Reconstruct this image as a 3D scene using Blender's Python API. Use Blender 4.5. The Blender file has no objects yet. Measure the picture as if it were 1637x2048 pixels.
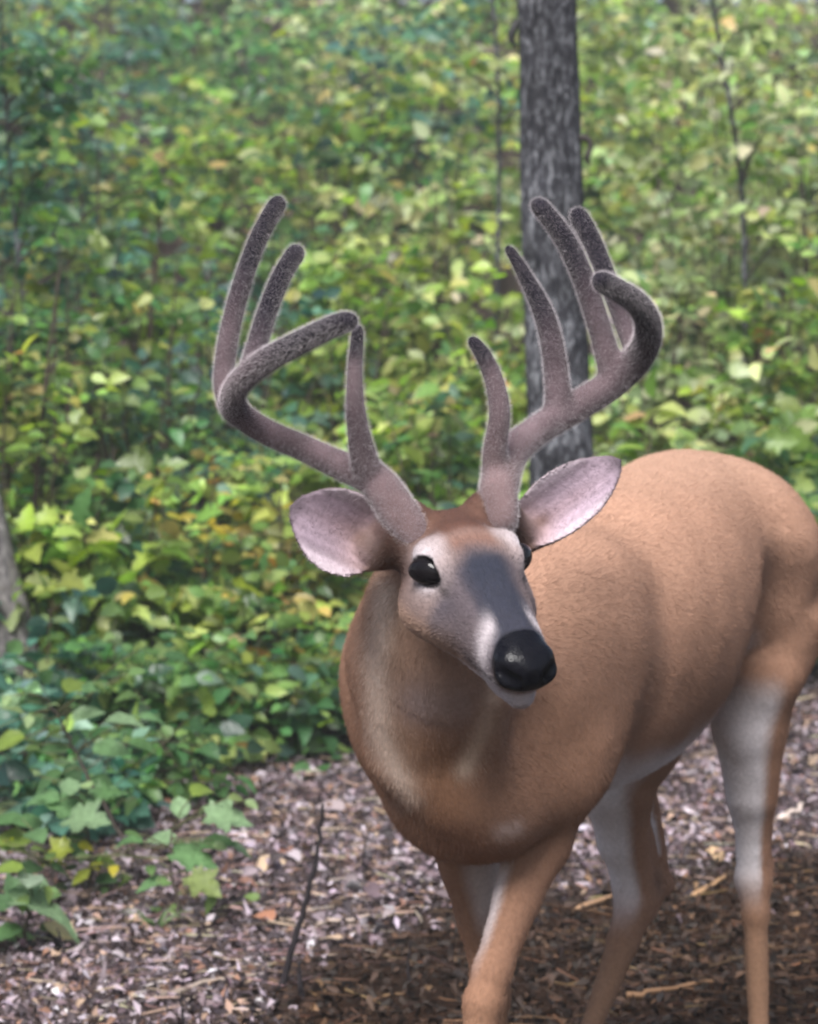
import bpy, math, random
import numpy as np
from math import radians as R
from mathutils import Vector, Matrix

# ------------------------------------------------------------------ camera, sky, sun, exposure
sc = bpy.context.scene
COL = sc.collection
FPX, HOR, CAMZ = 6080.0, 920.0, 1.07          # focal length in photo pixels, horizon row, lens height (m)
cam = bpy.data.cameras.new('camera'); cam_o = bpy.data.objects.new('camera', cam); COL.objects.link(cam_o)
cam_o.location = (0, 0, CAMZ); cam_o.rotation_euler = (R(90), 0, 0)
cam.sensor_fit = 'VERTICAL'; cam.sensor_height = 24.0; cam.lens = 24.0 * FPX / 2048.0
cam.shift_y = -(1024.0 - HOR) / 2048.0
cam.clip_start = 0.05; cam.clip_end = 600
cam.dof.use_dof = True; cam.dof.focus_distance = 3.62; cam.dof.aperture_fstop = 6.0
sc.camera = cam_o

SUN_EL, SUN_AZ = R(48), R(194)                # azimuth clockwise from +Y (away from the camera)
world = bpy.data.worlds.new('World'); sc.world = world; world.use_nodes = True
wn = world.node_tree.nodes; wl = world.node_tree.links
bg = wn['Background']
sky = wn.new('ShaderNodeTexSky'); sky.sky_type = 'NISHITA'; sky.sun_disc = False
sky.sun_elevation = SUN_EL; sky.sun_rotation = SUN_AZ; sky.air_density = 1.0; sky.dust_density = 2.5
wl.new(sky.outputs[0], bg.inputs[0]); bg.inputs[1].default_value = 0.062
sun = bpy.data.lights.new('sun', 'SUN'); sun.energy = 4.2; sun.angle = R(30); sun.color = (1.0, 0.98, 0.96)
sun_o = bpy.data.objects.new('sun', sun); COL.objects.link(sun_o)
sdir = Vector((math.sin(SUN_AZ) * math.cos(SUN_EL), math.cos(SUN_AZ) * math.cos(SUN_EL), math.sin(SUN_EL)))
sun_o.rotation_euler = sdir.to_track_quat('Z', 'Y').to_euler()
sc.view_settings.view_transform = 'Standard'; sc.view_settings.look = 'None'
sc.view_settings.exposure = 1.18; sc.view_settings.gamma = 1.0; sc.view_settings.use_curve_mapping = False
sc.render.engine = 'CYCLES'
sc.cycles.use_denoising = True; sc.cycles.use_adaptive_sampling = True; sc.cycles.adaptive_threshold = 0.02
sc.cycles.max_bounces = 7; sc.cycles.diffuse_bounces = 3; sc.cycles.glossy_bounces = 2
sc.cycles.transmission_bounces = 4; sc.cycles.transparent_max_bounces = 6
sc.cycles.pixel_filter_type = 'BLACKMAN_HARRIS'; sc.cycles.filter_width = 2.3


rng = np.random.default_rng(7); random.seed(7)

def at(px, py, d):
    """world point seen at photo pixel (px, py) at distance d in front of the lens"""
    return np.array([(px - 818.5) / FPX * d, d, CAMZ - (py - HOR) / FPX * d])

def unit(v):
    v = np.asarray(v, float); return v / (np.linalg.norm(v, axis=-1, keepdims=True) + 1e-12)

# ------------------------------------------------------------------ object helpers
def tag(o, label=None, cat=None, group=None, kind=None):
    if label: o['label'] = label
    if cat: o['category'] = cat
    if group: o['group'] = group
    if kind: o['kind'] = kind
    return o

def empty(name, loc=(0, 0, 0)):
    o = bpy.data.objects.new(name, None); COL.objects.link(o); o.location = [float(c) for c in loc]
    o.empty_display_size = 0.05
    return o

def mesh_np(name, V, F, mat, parent=None, cols=None, smooth=False, attrs=None):
    """one mesh object from arrays; F is a list of (n,k) index arrays"""
    V = np.asarray(V, np.float32)
    if parent is not None:
        V = V - np.array(parent_world(parent), np.float32)
    me = bpy.data.meshes.new(name)
    me.vertices.add(len(V)); me.vertices.foreach_set('co', V.ravel())
    F = [np.asarray(f, np.int32) for f in F if len(f)]
    nl = sum(f.size for f in F); nf = sum(len(f) for f in F)
    me.loops.add(nl); me.polygons.add(nf)
    me.loops.foreach_set('vertex_index', np.concatenate([f.ravel() for f in F]))
    sizes = np.concatenate([np.full(len(f), f.shape[1], np.int32) for f in F])
    starts = np.concatenate([[0], np.cumsum(sizes)[:-1]]).astype(np.int32)
    me.polygons.foreach_set('loop_start', starts)
    if smooth: me.polygons.foreach_set('use_smooth', np.ones(nf, bool))
    if cols is not None:
        a = me.attributes.new('col', 'FLOAT_COLOR', 'POINT')
        c4 = np.ones((len(V), 4), np.float32); c4[:, :3] = cols
        a.data.foreach_set('color', c4.ravel())
    for k, v in (attrs or {}).items():
        a = me.attributes.new(k, 'FLOAT', 'POINT'); a.data.foreach_set('value', np.asarray(v, np.float32))
    me.update(calc_edges=True); me.validate()
    me.materials.append(mat)
    o = bpy.data.objects.new(name, me); COL.objects.link(o)
    if parent is not None: o.parent = parent
    return o

def parent_world(p):
    v = Vector((0, 0, 0))
    while p is not None:
        v = v + p.location; p = p.parent
    return v

def smoothstep(a, b, x):
    t = np.clip((x - a) / (b - a), 0, 1); return t * t * (3 - 2 * t)

def vnoise(p, seed=0):
    """cheap smooth value noise on (n,3) points"""
    p = np.asarray(p, float); i = np.floor(p).astype(np.int64); f = p - i; f = f * f * (3 - 2 * f)
    out = 0
    for dx in (0, 1):
        for dy in (0, 1):
            for dz in (0, 1):
                h = (i[:, 0] + dx) * 374761393 + (i[:, 1] + dy) * 668265263 + (i[:, 2] + dz) * 2147483647 + seed * 974711
                h = (h ^ (h >> 13)) * 1274126177; h = (h ^ (h >> 16)) & 0xffff
                w = (f[:, 0] if dx else 1 - f[:, 0]) * (f[:, 1] if dy else 1 - f[:, 1]) * (f[:, 2] if dz else 1 - f[:, 2])
                out = out + w * (h / 65535.0)
    return out

def tube(pts, rad, sides=6, cap=True):
    """tapered tube along a polyline -> V, [quads, tris]"""
    pts = np.asarray(pts, float); n = len(pts); rad = np.broadcast_to(np.asarray(rad, float), (n,))
    tan = unit(np.gradient(pts, axis=0))
    ref = np.array([0.31, 0.17, 0.93]) if abs(tan[0] @ np.array([0.31, 0.17, 0.93])) < 0.9 else np.array([1., 0, 0])
    u = unit(np.cross(tan, ref)); v = np.cross(tan, u)
    a = np.arange(sides) / sides * 2 * np.pi
    V = (pts[:, None] + rad[:, None, None] * (u[:, None] * np.cos(a)[None, :, None] + v[:, None] * np.sin(a)[None, :, None])).reshape(-1, 3)
    i = np.arange(n - 1)[:, None] * sides; j = np.arange(sides)[None]; k = (j + 1) % sides
    Q = np.stack([i + j, i + k, i + sides + k, i + sides + j], -1).reshape(-1, 4)
    T = np.zeros((0, 3), int)
    if cap:
        V = np.vstack([V, pts[-1] + tan[-1] * rad[-1] * 0.6]); c = len(V) - 1; b = (n - 1) * sides
        T = np.stack([b + np.arange(sides), b + (np.arange(sides) + 1) % sides, np.full(sides, c)], -1)
    return V, Q, T

def merge(parts):
    Vs, Qs, Ts, o = [], [], [], 0
    for V, Q, T in parts:
        Vs.append(V); Qs.append(Q + o); Ts.append(T + o); o += len(V)
    return np.vstack(Vs), np.vstack(Qs), np.vstack(Ts)

def curve_pts(P, n):
    """smooth (Catmull-Rom) resample of control rows (any number of columns)"""
    P = np.asarray(P, float); m = len(P)
    Q = np.vstack([2 * P[0] - P[1], P, 2 * P[-1] - P[-2]])
    t = np.linspace(0, m - 1, n); i = np.minimum(t.astype(int), m - 2); f = (t - i)[:, None]
    p0, p1, p2, p3 = Q[i], Q[i + 1], Q[i + 2], Q[i + 3]
    return 0.5 * (2 * p1 + (p2 - p0) * f + (2 * p0 - 5 * p1 + 4 * p2 - p3) * f ** 2 + (3 * p1 - p0 - 3 * p2 + p3) * f ** 3)

# ------------------------------------------------------------------ materials
def new_mat(name):
    m = bpy.data.materials.new(name); m.use_nodes = True
    return m, m.node_tree.nodes, m.node_tree.links, m.node_tree.nodes['Principled BSDF']

def attr_mat(name, rough=0.6, spec=0.5, noise=None, bump=None):
    m, n, l, b = new_mat(name)
    a = n.new('ShaderNodeAttribute'); a.attribute_name = 'col'
    out = a.outputs['Color']
    tc = n.new('ShaderNodeTexCoord')
    if noise:
        scale, lo, hi = noise
        t = n.new('ShaderNodeTexNoise'); t.inputs['Scale'].default_value = scale; t.inputs['Detail'].default_value = 4
        l.new(tc.outputs['Object'], t.inputs['Vector'])
        mr = n.new('ShaderNodeMapRange'); mr.inputs['From Min'].default_value = 0.3; mr.inputs['From Max'].default_value = 0.7
        mr.inputs['To Min'].default_value = lo; mr.inputs['To Max'].default_value = hi
        l.new(t.outputs['Fac'], mr.inputs['Value'])
        mx = n.new('ShaderNodeVectorMath'); mx.operation = 'SCALE'
        l.new(out, mx.inputs[0]); l.new(mr.outputs[0], mx.inputs['Scale']); out = mx.outputs[0]
    l.new(out, b.inputs['Base Color'])
    b.inputs['Roughness'].default_value = rough; b.inputs['Specular IOR Level'].default_value = spec
    if bump:
        scale, strength, dist = bump
        t = n.new('ShaderNodeTexNoise'); t.inputs['Scale'].default_value = scale; t.inputs['Detail'].default_value = 5
        l.new(tc.outputs['Object'], t.inputs['Vector'])
        bp = n.new('ShaderNodeBump'); bp.inputs['Strength'].default_value = strength; bp.inputs['Distance'].default_value = dist
        l.new(t.outputs['Fac'], bp.inputs['Height']); l.new(bp.outputs[0], b.inputs['Normal'])
    return m

def leaf_mat(name, rough=0.38, trans=0.5, spec=0.5):
    m, n, l, b = new_mat(name)
    a = n.new('ShaderNodeAttribute'); a.attribute_name = 'col'
    tc = n.new('ShaderNodeTexCoord')                      # blotches and fine mottling of the blade
    t = n.new('ShaderNodeTexNoise'); t.inputs['Scale'].default_value = 90; t.inputs['Detail'].default_value = 3; l.new(tc.outputs['Object'], t.inputs['Vector'])
    mr = n.new('ShaderNodeMapRange'); mr.inputs['From Min'].default_value = .3; mr.inputs['From Max'].default_value = .7; mr.inputs['To Min'].default_value = .72; mr.inputs['To Max'].default_value = 1.25
    l.new(t.outputs['Fac'], mr.inputs['Value'])
    vm = n.new('ShaderNodeVectorMath'); vm.operation = 'SCALE'; l.new(a.outputs['Color'], vm.inputs[0]); l.new(mr.outputs[0], vm.inputs['Scale'])
    l.new(vm.outputs[0], b.inputs['Base Color'])
    bp_ = n.new('ShaderNodeBump'); bp_.inputs['Strength'].default_value = .5; bp_.inputs['Distance'].default_value = .004; l.new(t.outputs['Fac'], bp_.inputs['Height']); l.new(bp_.outputs[0], b.inputs['Normal'])
    b.inputs['Roughness'].default_value = rough; b.inputs['Specular IOR Level'].default_value = spec
    tr = n.new('ShaderNodeBsdfTranslucent')
    hs = n.new('ShaderNodeHueSaturation'); hs.inputs['Saturation'].default_value = 1.15; hs.inputs['Value'].default_value = 1.5
    l.new(a.outputs['Color'], hs.inputs['Color']); l.new(hs.outputs[0], tr.inputs['Color'])
    mix = n.new('ShaderNodeMixShader'); mix.inputs[0].default_value = trans
    l.new(b.outputs[0], mix.inputs[1]); l.new(tr.outputs[0], mix.inputs[2])
    l.new(mix.outputs[0], n['Material Output'].inputs['Surface'])
    return m

M_LEAF = leaf_mat('green_leaf')
M_DRY = attr_mat('dry_leaf', 0.7, 0.3)
M_STEM = attr_mat('woody_stem', 0.8, 0.2, noise=(40, 0.7, 1.25))
# ------------------------------------------------------------------ terrain: flat by the deer, then rising into a wooded bank
def ground_z(x, y):
    x = np.asarray(x, float); y = np.asarray(y, float)
    z = .075 * np.clip(y - 5.0, 0, 4.0) + .24 * np.clip(y - 9.0, 0, 24) + .08 * np.clip(y - 33, 0, 80)
    p = np.stack([x * .6, y * .6, 0 * x + 3.3], -1).reshape(-1, 3)
    n = vnoise(p, 5).reshape(x.shape) - .5
    p2 = np.stack([x * 3.1, y * 3.1, 0 * x + 1.3], -1).reshape(-1, 3)
    n2 = vnoise(p2, 6).reshape(x.shape) - .5
    return z + n * .16 * smoothstep(5.2, 9, y) + n2 * .030

def soil_shade_mask(x, y):
    """1 on the trampled brown earth under and right of the deer, its shade painted in"""
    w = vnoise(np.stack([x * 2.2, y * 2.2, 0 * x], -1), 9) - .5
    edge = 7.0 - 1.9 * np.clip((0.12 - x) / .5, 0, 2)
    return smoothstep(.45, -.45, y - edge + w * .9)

def make_ground():
    xs = np.concatenate([np.linspace(-90, -4, 30), np.linspace(-3.9, 3.9, 240), np.linspace(4, 90, 30)])
    ys = np.concatenate([np.linspace(-60, 2.5, 20), np.linspace(2.6, 12, 290), np.linspace(12.1, 40, 90), np.linspace(42, 140, 20)])
    X, Y = np.meshgrid(xs, ys, indexing='xy'); Z = ground_z(X, Y)
    V = np.stack([X, Y, Z], -1).reshape(-1, 3); nx = len(xs)
    i = np.arange(len(ys) - 1)[:, None] * nx; j = np.arange(nx - 1)[None]
    Q = np.stack([i + j, i + j + 1, i + nx + j + 1, i + nx + j], -1).reshape(-1, 4)
    sm = soil_shade_mask(V[:, 0], V[:, 1])
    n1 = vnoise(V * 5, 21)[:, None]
    c = np.array([.06, .042, .038]) * (.6 + .8 * n1); c = c + (np.array([.019, .009, .0048]) * (.6 + .9 * n1) - c) * sm[:, None]  # brown earth of the patch kept extra dark, shade included
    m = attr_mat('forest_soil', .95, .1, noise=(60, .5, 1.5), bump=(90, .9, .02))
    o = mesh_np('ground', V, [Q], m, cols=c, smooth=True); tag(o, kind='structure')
    return o
make_ground()

# ------------------------------------------------------------------ leaves
def leaf_shape(kind):
    """outline (a along, b across) fanned about the midrib -> local verts (a,b) and triangles"""
    if kind == 'oval':
        half = [(0, 0), (.12, .22), (.38, .35), (.70, .25), (1, 0)]; ribs = [(.30, 0), (.62, 0)]
        P = half + [(a, -b) for a, b in half[1:-1]] + ribs           # 0..4, 5..7, 8,9
        T = [(0, 1, 8), (1, 2, 8), (8, 2, 9), (2, 3, 9), (9, 3, 4), (0, 8, 5), (5, 8, 6), (8, 9, 6), (6, 9, 7), (9, 4, 7)]
        # reverse winding of the first side so both face the same way
        T = [(a, c, b) for a, b, c in T[:5]] + [(a, c, b) for a, b, c in T[5:]]
    elif kind == 'lobed':
        half = [(0, 0), (-.05, .20), (.10, .40), (.20, .30), (.40, .56), (.50, .27), (.68, .30), (1, 0)]; ribs = [(.36, 0)]
        P = half + [(a, -b) for a, b in half[1:-1]] + ribs; n = len(half); c = len(P) - 1
        top = list(range(n)); bot = [0] + list(range(n, n + n - 2)) + [n - 1]
        T = [(top[i + 1], top[i], c) for i in range(n - 1)] + [(bot[i], bot[i + 1], c) for i in range(n - 1)]
    elif kind == 'maple':
        half = [(0, 0), (-.06, .10), (-.12, .27), (.0, .30), (.02, .42), (.12, .36), (.20, .31), (.24, .42), (.36, .47), (.42, .62), (.50, .50), (.52, .36), (.50, .24), (.62, .28), (.74, .24), (.80, .14), (1, 0)]; ribs = [(.14, 0), (.45, 0), (.72, 0)]
        P = half + [(a, -b) for a, b in half[1:-1]] + ribs; n = len(half); k = len(P) - 3
        top = list(range(n)); bot = [0] + list(range(n, n + n - 2)) + [n - 1]
        hub = [k if i < 6 else k + 1 if i < 12 else k + 2 for i in range(n - 1)]; T = []
        for sd, fl in ((top, False), (bot, True)):
            for i in range(n - 1):
                T.append((sd[i], sd[i + 1], hub[i]) if fl else (sd[i + 1], sd[i], hub[i]))
                if i + 1 < n - 1 and hub[i + 1] != hub[i]: T.append((sd[i + 1], hub[i + 1], hub[i]) if fl else (sd[i + 1], hub[i], hub[i + 1]))
    else:   # small pointed
        P = [(0, 0), (.45, .26), (1, 0), (.45, -.26), (.45, 0)]
        T = [(0, 4, 1), (1, 4, 2), (0, 3, 4), (4, 3, 2)]
    return np.array(P, float), np.array(T, int)
SHAPES = {k: leaf_shape(k) for k in ('oval', 'lobed', 'small', 'maple')}

def leaves(pos, nrm, dirv, size, cols, kind='oval', fold=.35, curl=.25, r=rng):
    P, T = SHAPES[kind]; n = len(pos); k = len(P)
    a = unit(dirv - nrm * (dirv * nrm).sum(1, keepdims=True)); b = np.cross(nrm, a)
    fo = (fold * r.uniform(.2, 1.3, n))[:, None]; cu = (curl * r.normal(1, .8, n))[:, None]
    c = fo * np.abs(P[None, :, 1]) - cu * P[None, :, 0]**2 + r.normal(0, .025, (n, k)) * (np.abs(P[None, :, 1]) > 1e-6)
    L = size[:, None, None]
    V = pos[:, None] + L * (a[:, None] * P[None, :, :1] + b[:, None] * P[None, :, 1:2] + nrm[:, None] * c[..., None])
    F = (T[None] + (np.arange(n) * k)[:, None, None]).reshape(-1, 3)
    tone = np.where(np.abs(P[:, 1]) < 1e-6, 1.18, .96)                      # paler midrib, as leaves have
    C = (cols[:, None, :] * tone[None, :, None]).reshape(-1, 3)
    return V.reshape(-1, 3), F, C

def palette(pal, n, r, hue=.08):
    """per-leaf colours: list of (weight, rgb)"""
    w = np.array([p[0] for p in pal], float); c = np.array([p[1] for p in pal])
    i = r.choice(len(pal), n, p=w / w.sum()); v = r.uniform(.75, 1.3, n)[:, None]
    return np.clip(c[i] * v * (1 + r.normal(0, hue, (n, 3))), .004, .8)

LIME = [(4, (.23, .31, .06)), (4, (.16, .255, .06)), (3, (.31, .36, .13)), (1.0, (.38, .36, .12)), (.12, (.42, .30, .13)), (1.4, (.085, .155, .055))]
GREEN = [(4, (.065, .155, .055)), (3, (.105, .20, .06)), (2, (.036, .09, .048)), (1.5, (.19, .26, .07)), (.1, (.30, .26, .09))]
TEAL = [(4, (.066, .155, .105)), (3, (.115, .21, .155)), (2, (.034, .09, .068)), (1.3, (.16, .23, .10))]
MIXED = [(3, (.14, .23, .06)), (3, (.08, .16, .058)), (2, (.22, .285, .08)), (1.4, (.085, .16, .105)), (.45, (.33, .30, .11)), (.1, (.35, .24, .12))]
PALE = [(4, (.31, .37, .16)), (3, (.41, .44, .26)), (2, (.22, .30, .12)), (1, (.44, .42, .23)), (.9, (.11, .18, .08))]  # palest leaves, sunlight on the right of the bank put into the colour
GOLD = [(2.5, (.37, .32, .09)), (1.2, (.40, .27, .10)), (2.5, (.25, .30, .075)), (1, (.11, .18, .055))]

def branchy(base, h, w, nb, per, lsize, pal, kind, r, lean=(0, 0), droop=.25, flat=.75, spread_lo=.10):
    """a bush: curved stems from the base, leaves in sprays along their outer parts"""
    base = np.asarray(base, float); stems, LP, LD, LN, LS = [], [], [], [], []
    for b in range(nb):
        th = r.uniform(0, 2 * np.pi); rad = math.sqrt(r.uniform(.03, 1)) * w * .5
        top = h * (1 - .55 * (rad / (w * .5))**2) * r.uniform(.55, 1.05)
        if r.random() < .35: top *= r.uniform(.25, .7)
        end = base + np.array([math.cos(th) * rad + lean[0], math.sin(th) * rad + lean[1], max(top, .06)])
        st = base + np.array([math.cos(th), math.sin(th), 0]) * r.uniform(0, spread_lo) * w
        mid = st * .45 + end * .55 + np.array([0, 0, .18 * h * r.uniform(.2, 1)]) + r.normal(0, .04 * w, 3)
        t = np.linspace(0, 1, 7)[:, None]
        P = (1 - t)**2 * st + 2 * t * (1 - t) * mid + t**2 * end
        ln = np.linalg.norm(np.diff(P, axis=0), axis=1).sum()
        stems.append(tube(P, np.linspace(.004 + .003 * h, .0012, 7) * min(1.3, .5 + ln * .5), 4))
        tan = unit(np.gradient(P, axis=0))
        # side twigs
        sprays(P, tan, max(2, per // 6), lsize, r, stems, LP, LD, LN, LS, droop, flat)
    LP, LD, LN, LS = np.vstack(LP), np.vstack(LD), np.vstack(LN), np.concatenate(LS)
    C = palette(pal, len(LP), r)
    # whole sprays differ in age and tone, not only single leaves
    C = np.clip(C * np.repeat(r.uniform(.52, 1.40, len(C) // 7), 7)[:, None], .004, .8)
    return merge(stems), leaves(LP, LN, LD, LS, C, kind, r=r)

def sprays(P, tan, count, lsize, r, stems, LP, LD, LN, LS, droop=.25, flat=.75, lo=.28, stretch=3.2):
        for s in range(count):
            n6 = len(P) - 1
            u = r.uniform(lo, 1.0); i = min(int(u * n6), n6 - 1); f = u * n6 - i
            p0 = P[i] * (1 - f) + P[i + 1] * f
            sd = unit(tan[i] * .6 + r.normal(0, 1, 3) * np.array([1, 1, .55])); tl = r.uniform(.5, 1.2) * lsize * stretch
            p1 = p0 + sd * tl * np.array([1, 1, .6]) + np.array([0, 0, .02 * tl])
            stems.append(tube(np.stack([p0, (p0 + p1) / 2 + [0, 0, .06 * tl], p1]), [.0022, .0016, .001], 3, cap=False))
            m = 7
            q = np.linspace(.18, 1.0, m); pp = p0 + (p1 - p0) * q[:, None] + np.array([0, 0, .05 * tl]) * np.sin(q * np.pi)[:, None]
            side = unit(np.cross(sd, [0, 0, 1.]) + 1e-6); sgn = np.where(np.arange(m) % 2, 1, -1)[:, None]
            d = unit(sd * .55 + side * sgn * .9 + r.normal(0, .25, (m, 3)) + np.array([0, 0, -droop]))
            d[-1] = unit(sd + np.array([0, 0, -droop]))
            nn = unit(np.array([-.10, -.42, .90]) * flat + r.normal(0, .48, (m, 3)) + sd * .2)
            LP.append(pp + d * lsize * .15); LD.append(d); LN.append(unit(nn - d * (nn * d).sum(1, keepdims=True)))
            LS.append(lsize * r.uniform(.55, 1.2, m))

def stem_cols(V, c, r): return np.tile(np.array(c), (len(V), 1)) * (.8 + .4 * r.random((len(V), 1)))

def bush(name, px, d, h, w, nb, per, lsize, pal, kind, label, cat='shrub', group=None, seed=0, lean=(0, 0), dz=0.0, stemc=(.06, .045, .035), **kw):
    r = np.random.default_rng(1000 + seed)
    x = (px - 818.5) / FPX * d; base = np.array([x, d, float(ground_z(np.array([x]), np.array([d]))[0]) - .02 + dz])
    root = empty(name, base); tag(root, label, cat, group)
    (SV, SQ, ST), (V, F, C) = branchy(base, h, w, nb, per, lsize, pal, kind, r, lean, **kw)
    mesh_np('stems', SV, [SQ, ST], M_STEM, root, cols=stem_cols(SV, stemc, r))
    fo = mesh_np('foliage', V, [F], M_LEAF, root, cols=C); fo['kind'] = 'stuff'
    return root

# ------------------------------------------------------------------ trees with trunks
def bark_mat(name, a, b, c):
    m, n, l, bs = new_mat(name)
    tc = n.new('ShaderNodeTexCoord'); mp = n.new('ShaderNodeMapping'); mp.inputs['Scale'].default_value = (1, 1, .42)
    l.new(tc.outputs['Object'], mp.inputs['Vector'])
    t = n.new('ShaderNodeTexNoise'); t.inputs['Scale'].default_value = 62; t.inputs['Detail'].default_value = 8; t.inputs['Roughness'].default_value = .72
    l.new(mp.outputs[0], t.inputs['Vector'])
    cr = n.new('ShaderNodeValToRGB'); e = cr.color_ramp.elements
    e[0].position = .36; e[0].color = (*a, 1); e[1].position = .62; e[1].color = (*c, 1); k = e.new(.5); k.color = (*b, 1)
    l.new(t.outputs['Fac'], cr.inputs[0])
    t2 = n.new('ShaderNodeTexNoise'); t2.inputs['Scale'].default_value = 5; t2.inputs['Detail'].default_value = 4; l.new(tc.outputs['Object'], t2.inputs['Vector'])
    mr = n.new('ShaderNodeMapRange'); mr.inputs['From Min'].default_value = .35; mr.inputs['From Max'].default_value = .65; mr.inputs['To Min'].default_value = .45; mr.inputs['To Max'].default_value = 1.35
    l.new(t2.outputs['Fac'], mr.inputs['Value'])
    vm = n.new('ShaderNodeVectorMath'); vm.operation = 'SCALE'; l.new(cr.outputs[0], vm.inputs[0]); l.new(mr.outputs[0], vm.inputs['Scale'])
    l.new(vm.outputs[0], bs.inputs['Base Color']); bs.inputs['Roughness'].default_value = .92; bs.inputs['Specular IOR Level'].default_value = .15
    bp_ = n.new('ShaderNodeBump'); bp_.inputs['Strength'].default_value = .9; bp_.inputs['Distance'].default_value = .012
    l.new(t.outputs['Fac'], bp_.inputs['Height']); l.new(bp_.outputs[0], bs.inputs['Normal'])
    return m
M_BARK = bark_mat('furrowed_bark', (.007, .0075, .010), (.036, .036, .043), (.165, .17, .185))
M_BARK2 = bark_mat('smooth_bark', (.06, .056, .06), (.13, .12, .12), (.27, .25, .25))

def trunk(path, sides, rows, ridge, mat, parent, seed):
    """path rows x,y,z,r ; furrowed surface as real relief"""
    P = curve_pts(path, rows); tan = unit(np.gradient(P[:, :3], axis=0))
    u = unit(np.cross(tan, [0.02, 1., 0])); v = np.cross(tan, u)
    a = np.arange(sides) / sides * 2 * np.pi
    ring = u[:, None] * np.cos(a)[None, :, None] + v[:, None] * np.sin(a)[None, :, None]
    z = np.repeat(P[:, 2], sides); ca = np.tile(a, rows)
    q = np.stack([np.cos(ca) * 5.5, np.sin(ca) * 5.5, z * 3.2 + seed], -1)
    n = vnoise(q, seed); n2 = vnoise(q * np.array([2.3, 2.3, 3.0]), seed + 1)
    rr = P[:, 3][:, None] * (1 + ridge * ((np.abs(n - .5) * -2 + .5) + .5 * (n2 - .5)).reshape(rows, sides))
    V = (P[:, None, :3] + ring * rr[..., None]).reshape(-1, 3)
    i = np.arange(rows - 1)[:, None] * sides; j = np.arange(sides)[None]; k = (j + 1) % sides
    Q = np.stack([i + j, i + k, i + sides + k, i + sides + j], -1).reshape(-1, 4)
    return mesh_np('trunk', V, [Q], mat, parent, smooth=True)

def crown(root, base, n, spread, h, lsize, pal, seed, nb=26, per=21):
    r = np.random.default_rng(seed)
    (SV, SQ, ST), (V, F, C) = branchy(base, h, spread, nb, per, lsize, pal, 'oval', r, droop=.3)
    mesh_np('limbs', SV, [SQ, ST], M_STEM, root, cols=stem_cols(SV, (.07, .055, .05), r))
    fo = mesh_np('crown', V, [F], M_LEAF, root, cols=C); fo['kind'] = 'stuff'

def sapling_limbs(root, path, count, reach, lsize, pal, seed):
    """short side branches with leaf sprays up a slim trunk"""
    r = np.random.default_rng(seed); P = curve_pts(path, 40)[:, :3]; stems, LP, LD, LN, LS = [], [], [], [], []
    for k in range(count):
        i = r.integers(10, 39); th = r.uniform(0, 6.28); ln = reach * r.uniform(.4, 1.1) * (1.15 - i / 45)
        e = P[i] + np.array([math.cos(th), math.sin(th), r.uniform(.1, .6)]) * ln; m = (P[i] + e) / 2 + [0, 0, .12 * ln]
        t = np.linspace(0, 1, 5)[:, None]; B = (1 - t)**2 * P[i] + 2 * t * (1 - t) * m + t**2 * e
        stems.append(tube(B, np.linspace(.007, .002, 5), 4)); sprays(B, unit(np.gradient(B, axis=0)), 3, lsize, r, stems, LP, LD, LN, LS, .3)
    SV, SQ, ST = merge(stems)
    lb = mesh_np('limbs', SV, [SQ, ST], M_STEM, root, cols=stem_cols(SV, (.06, .05, .045), r)); lb['kind'] = 'stuff'
    LP, LD, LN, LS = np.vstack(LP), np.vstack(LD), np.vstack(LN), np.concatenate(LS)
    V, F, C = leaves(LP, LN, LD, LS, palette(pal, len(LP), r), 'oval', r=r)
    fo = mesh_np('crown', V, [F], M_LEAF, root, cols=C); fo['kind'] = 'stuff'

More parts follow.
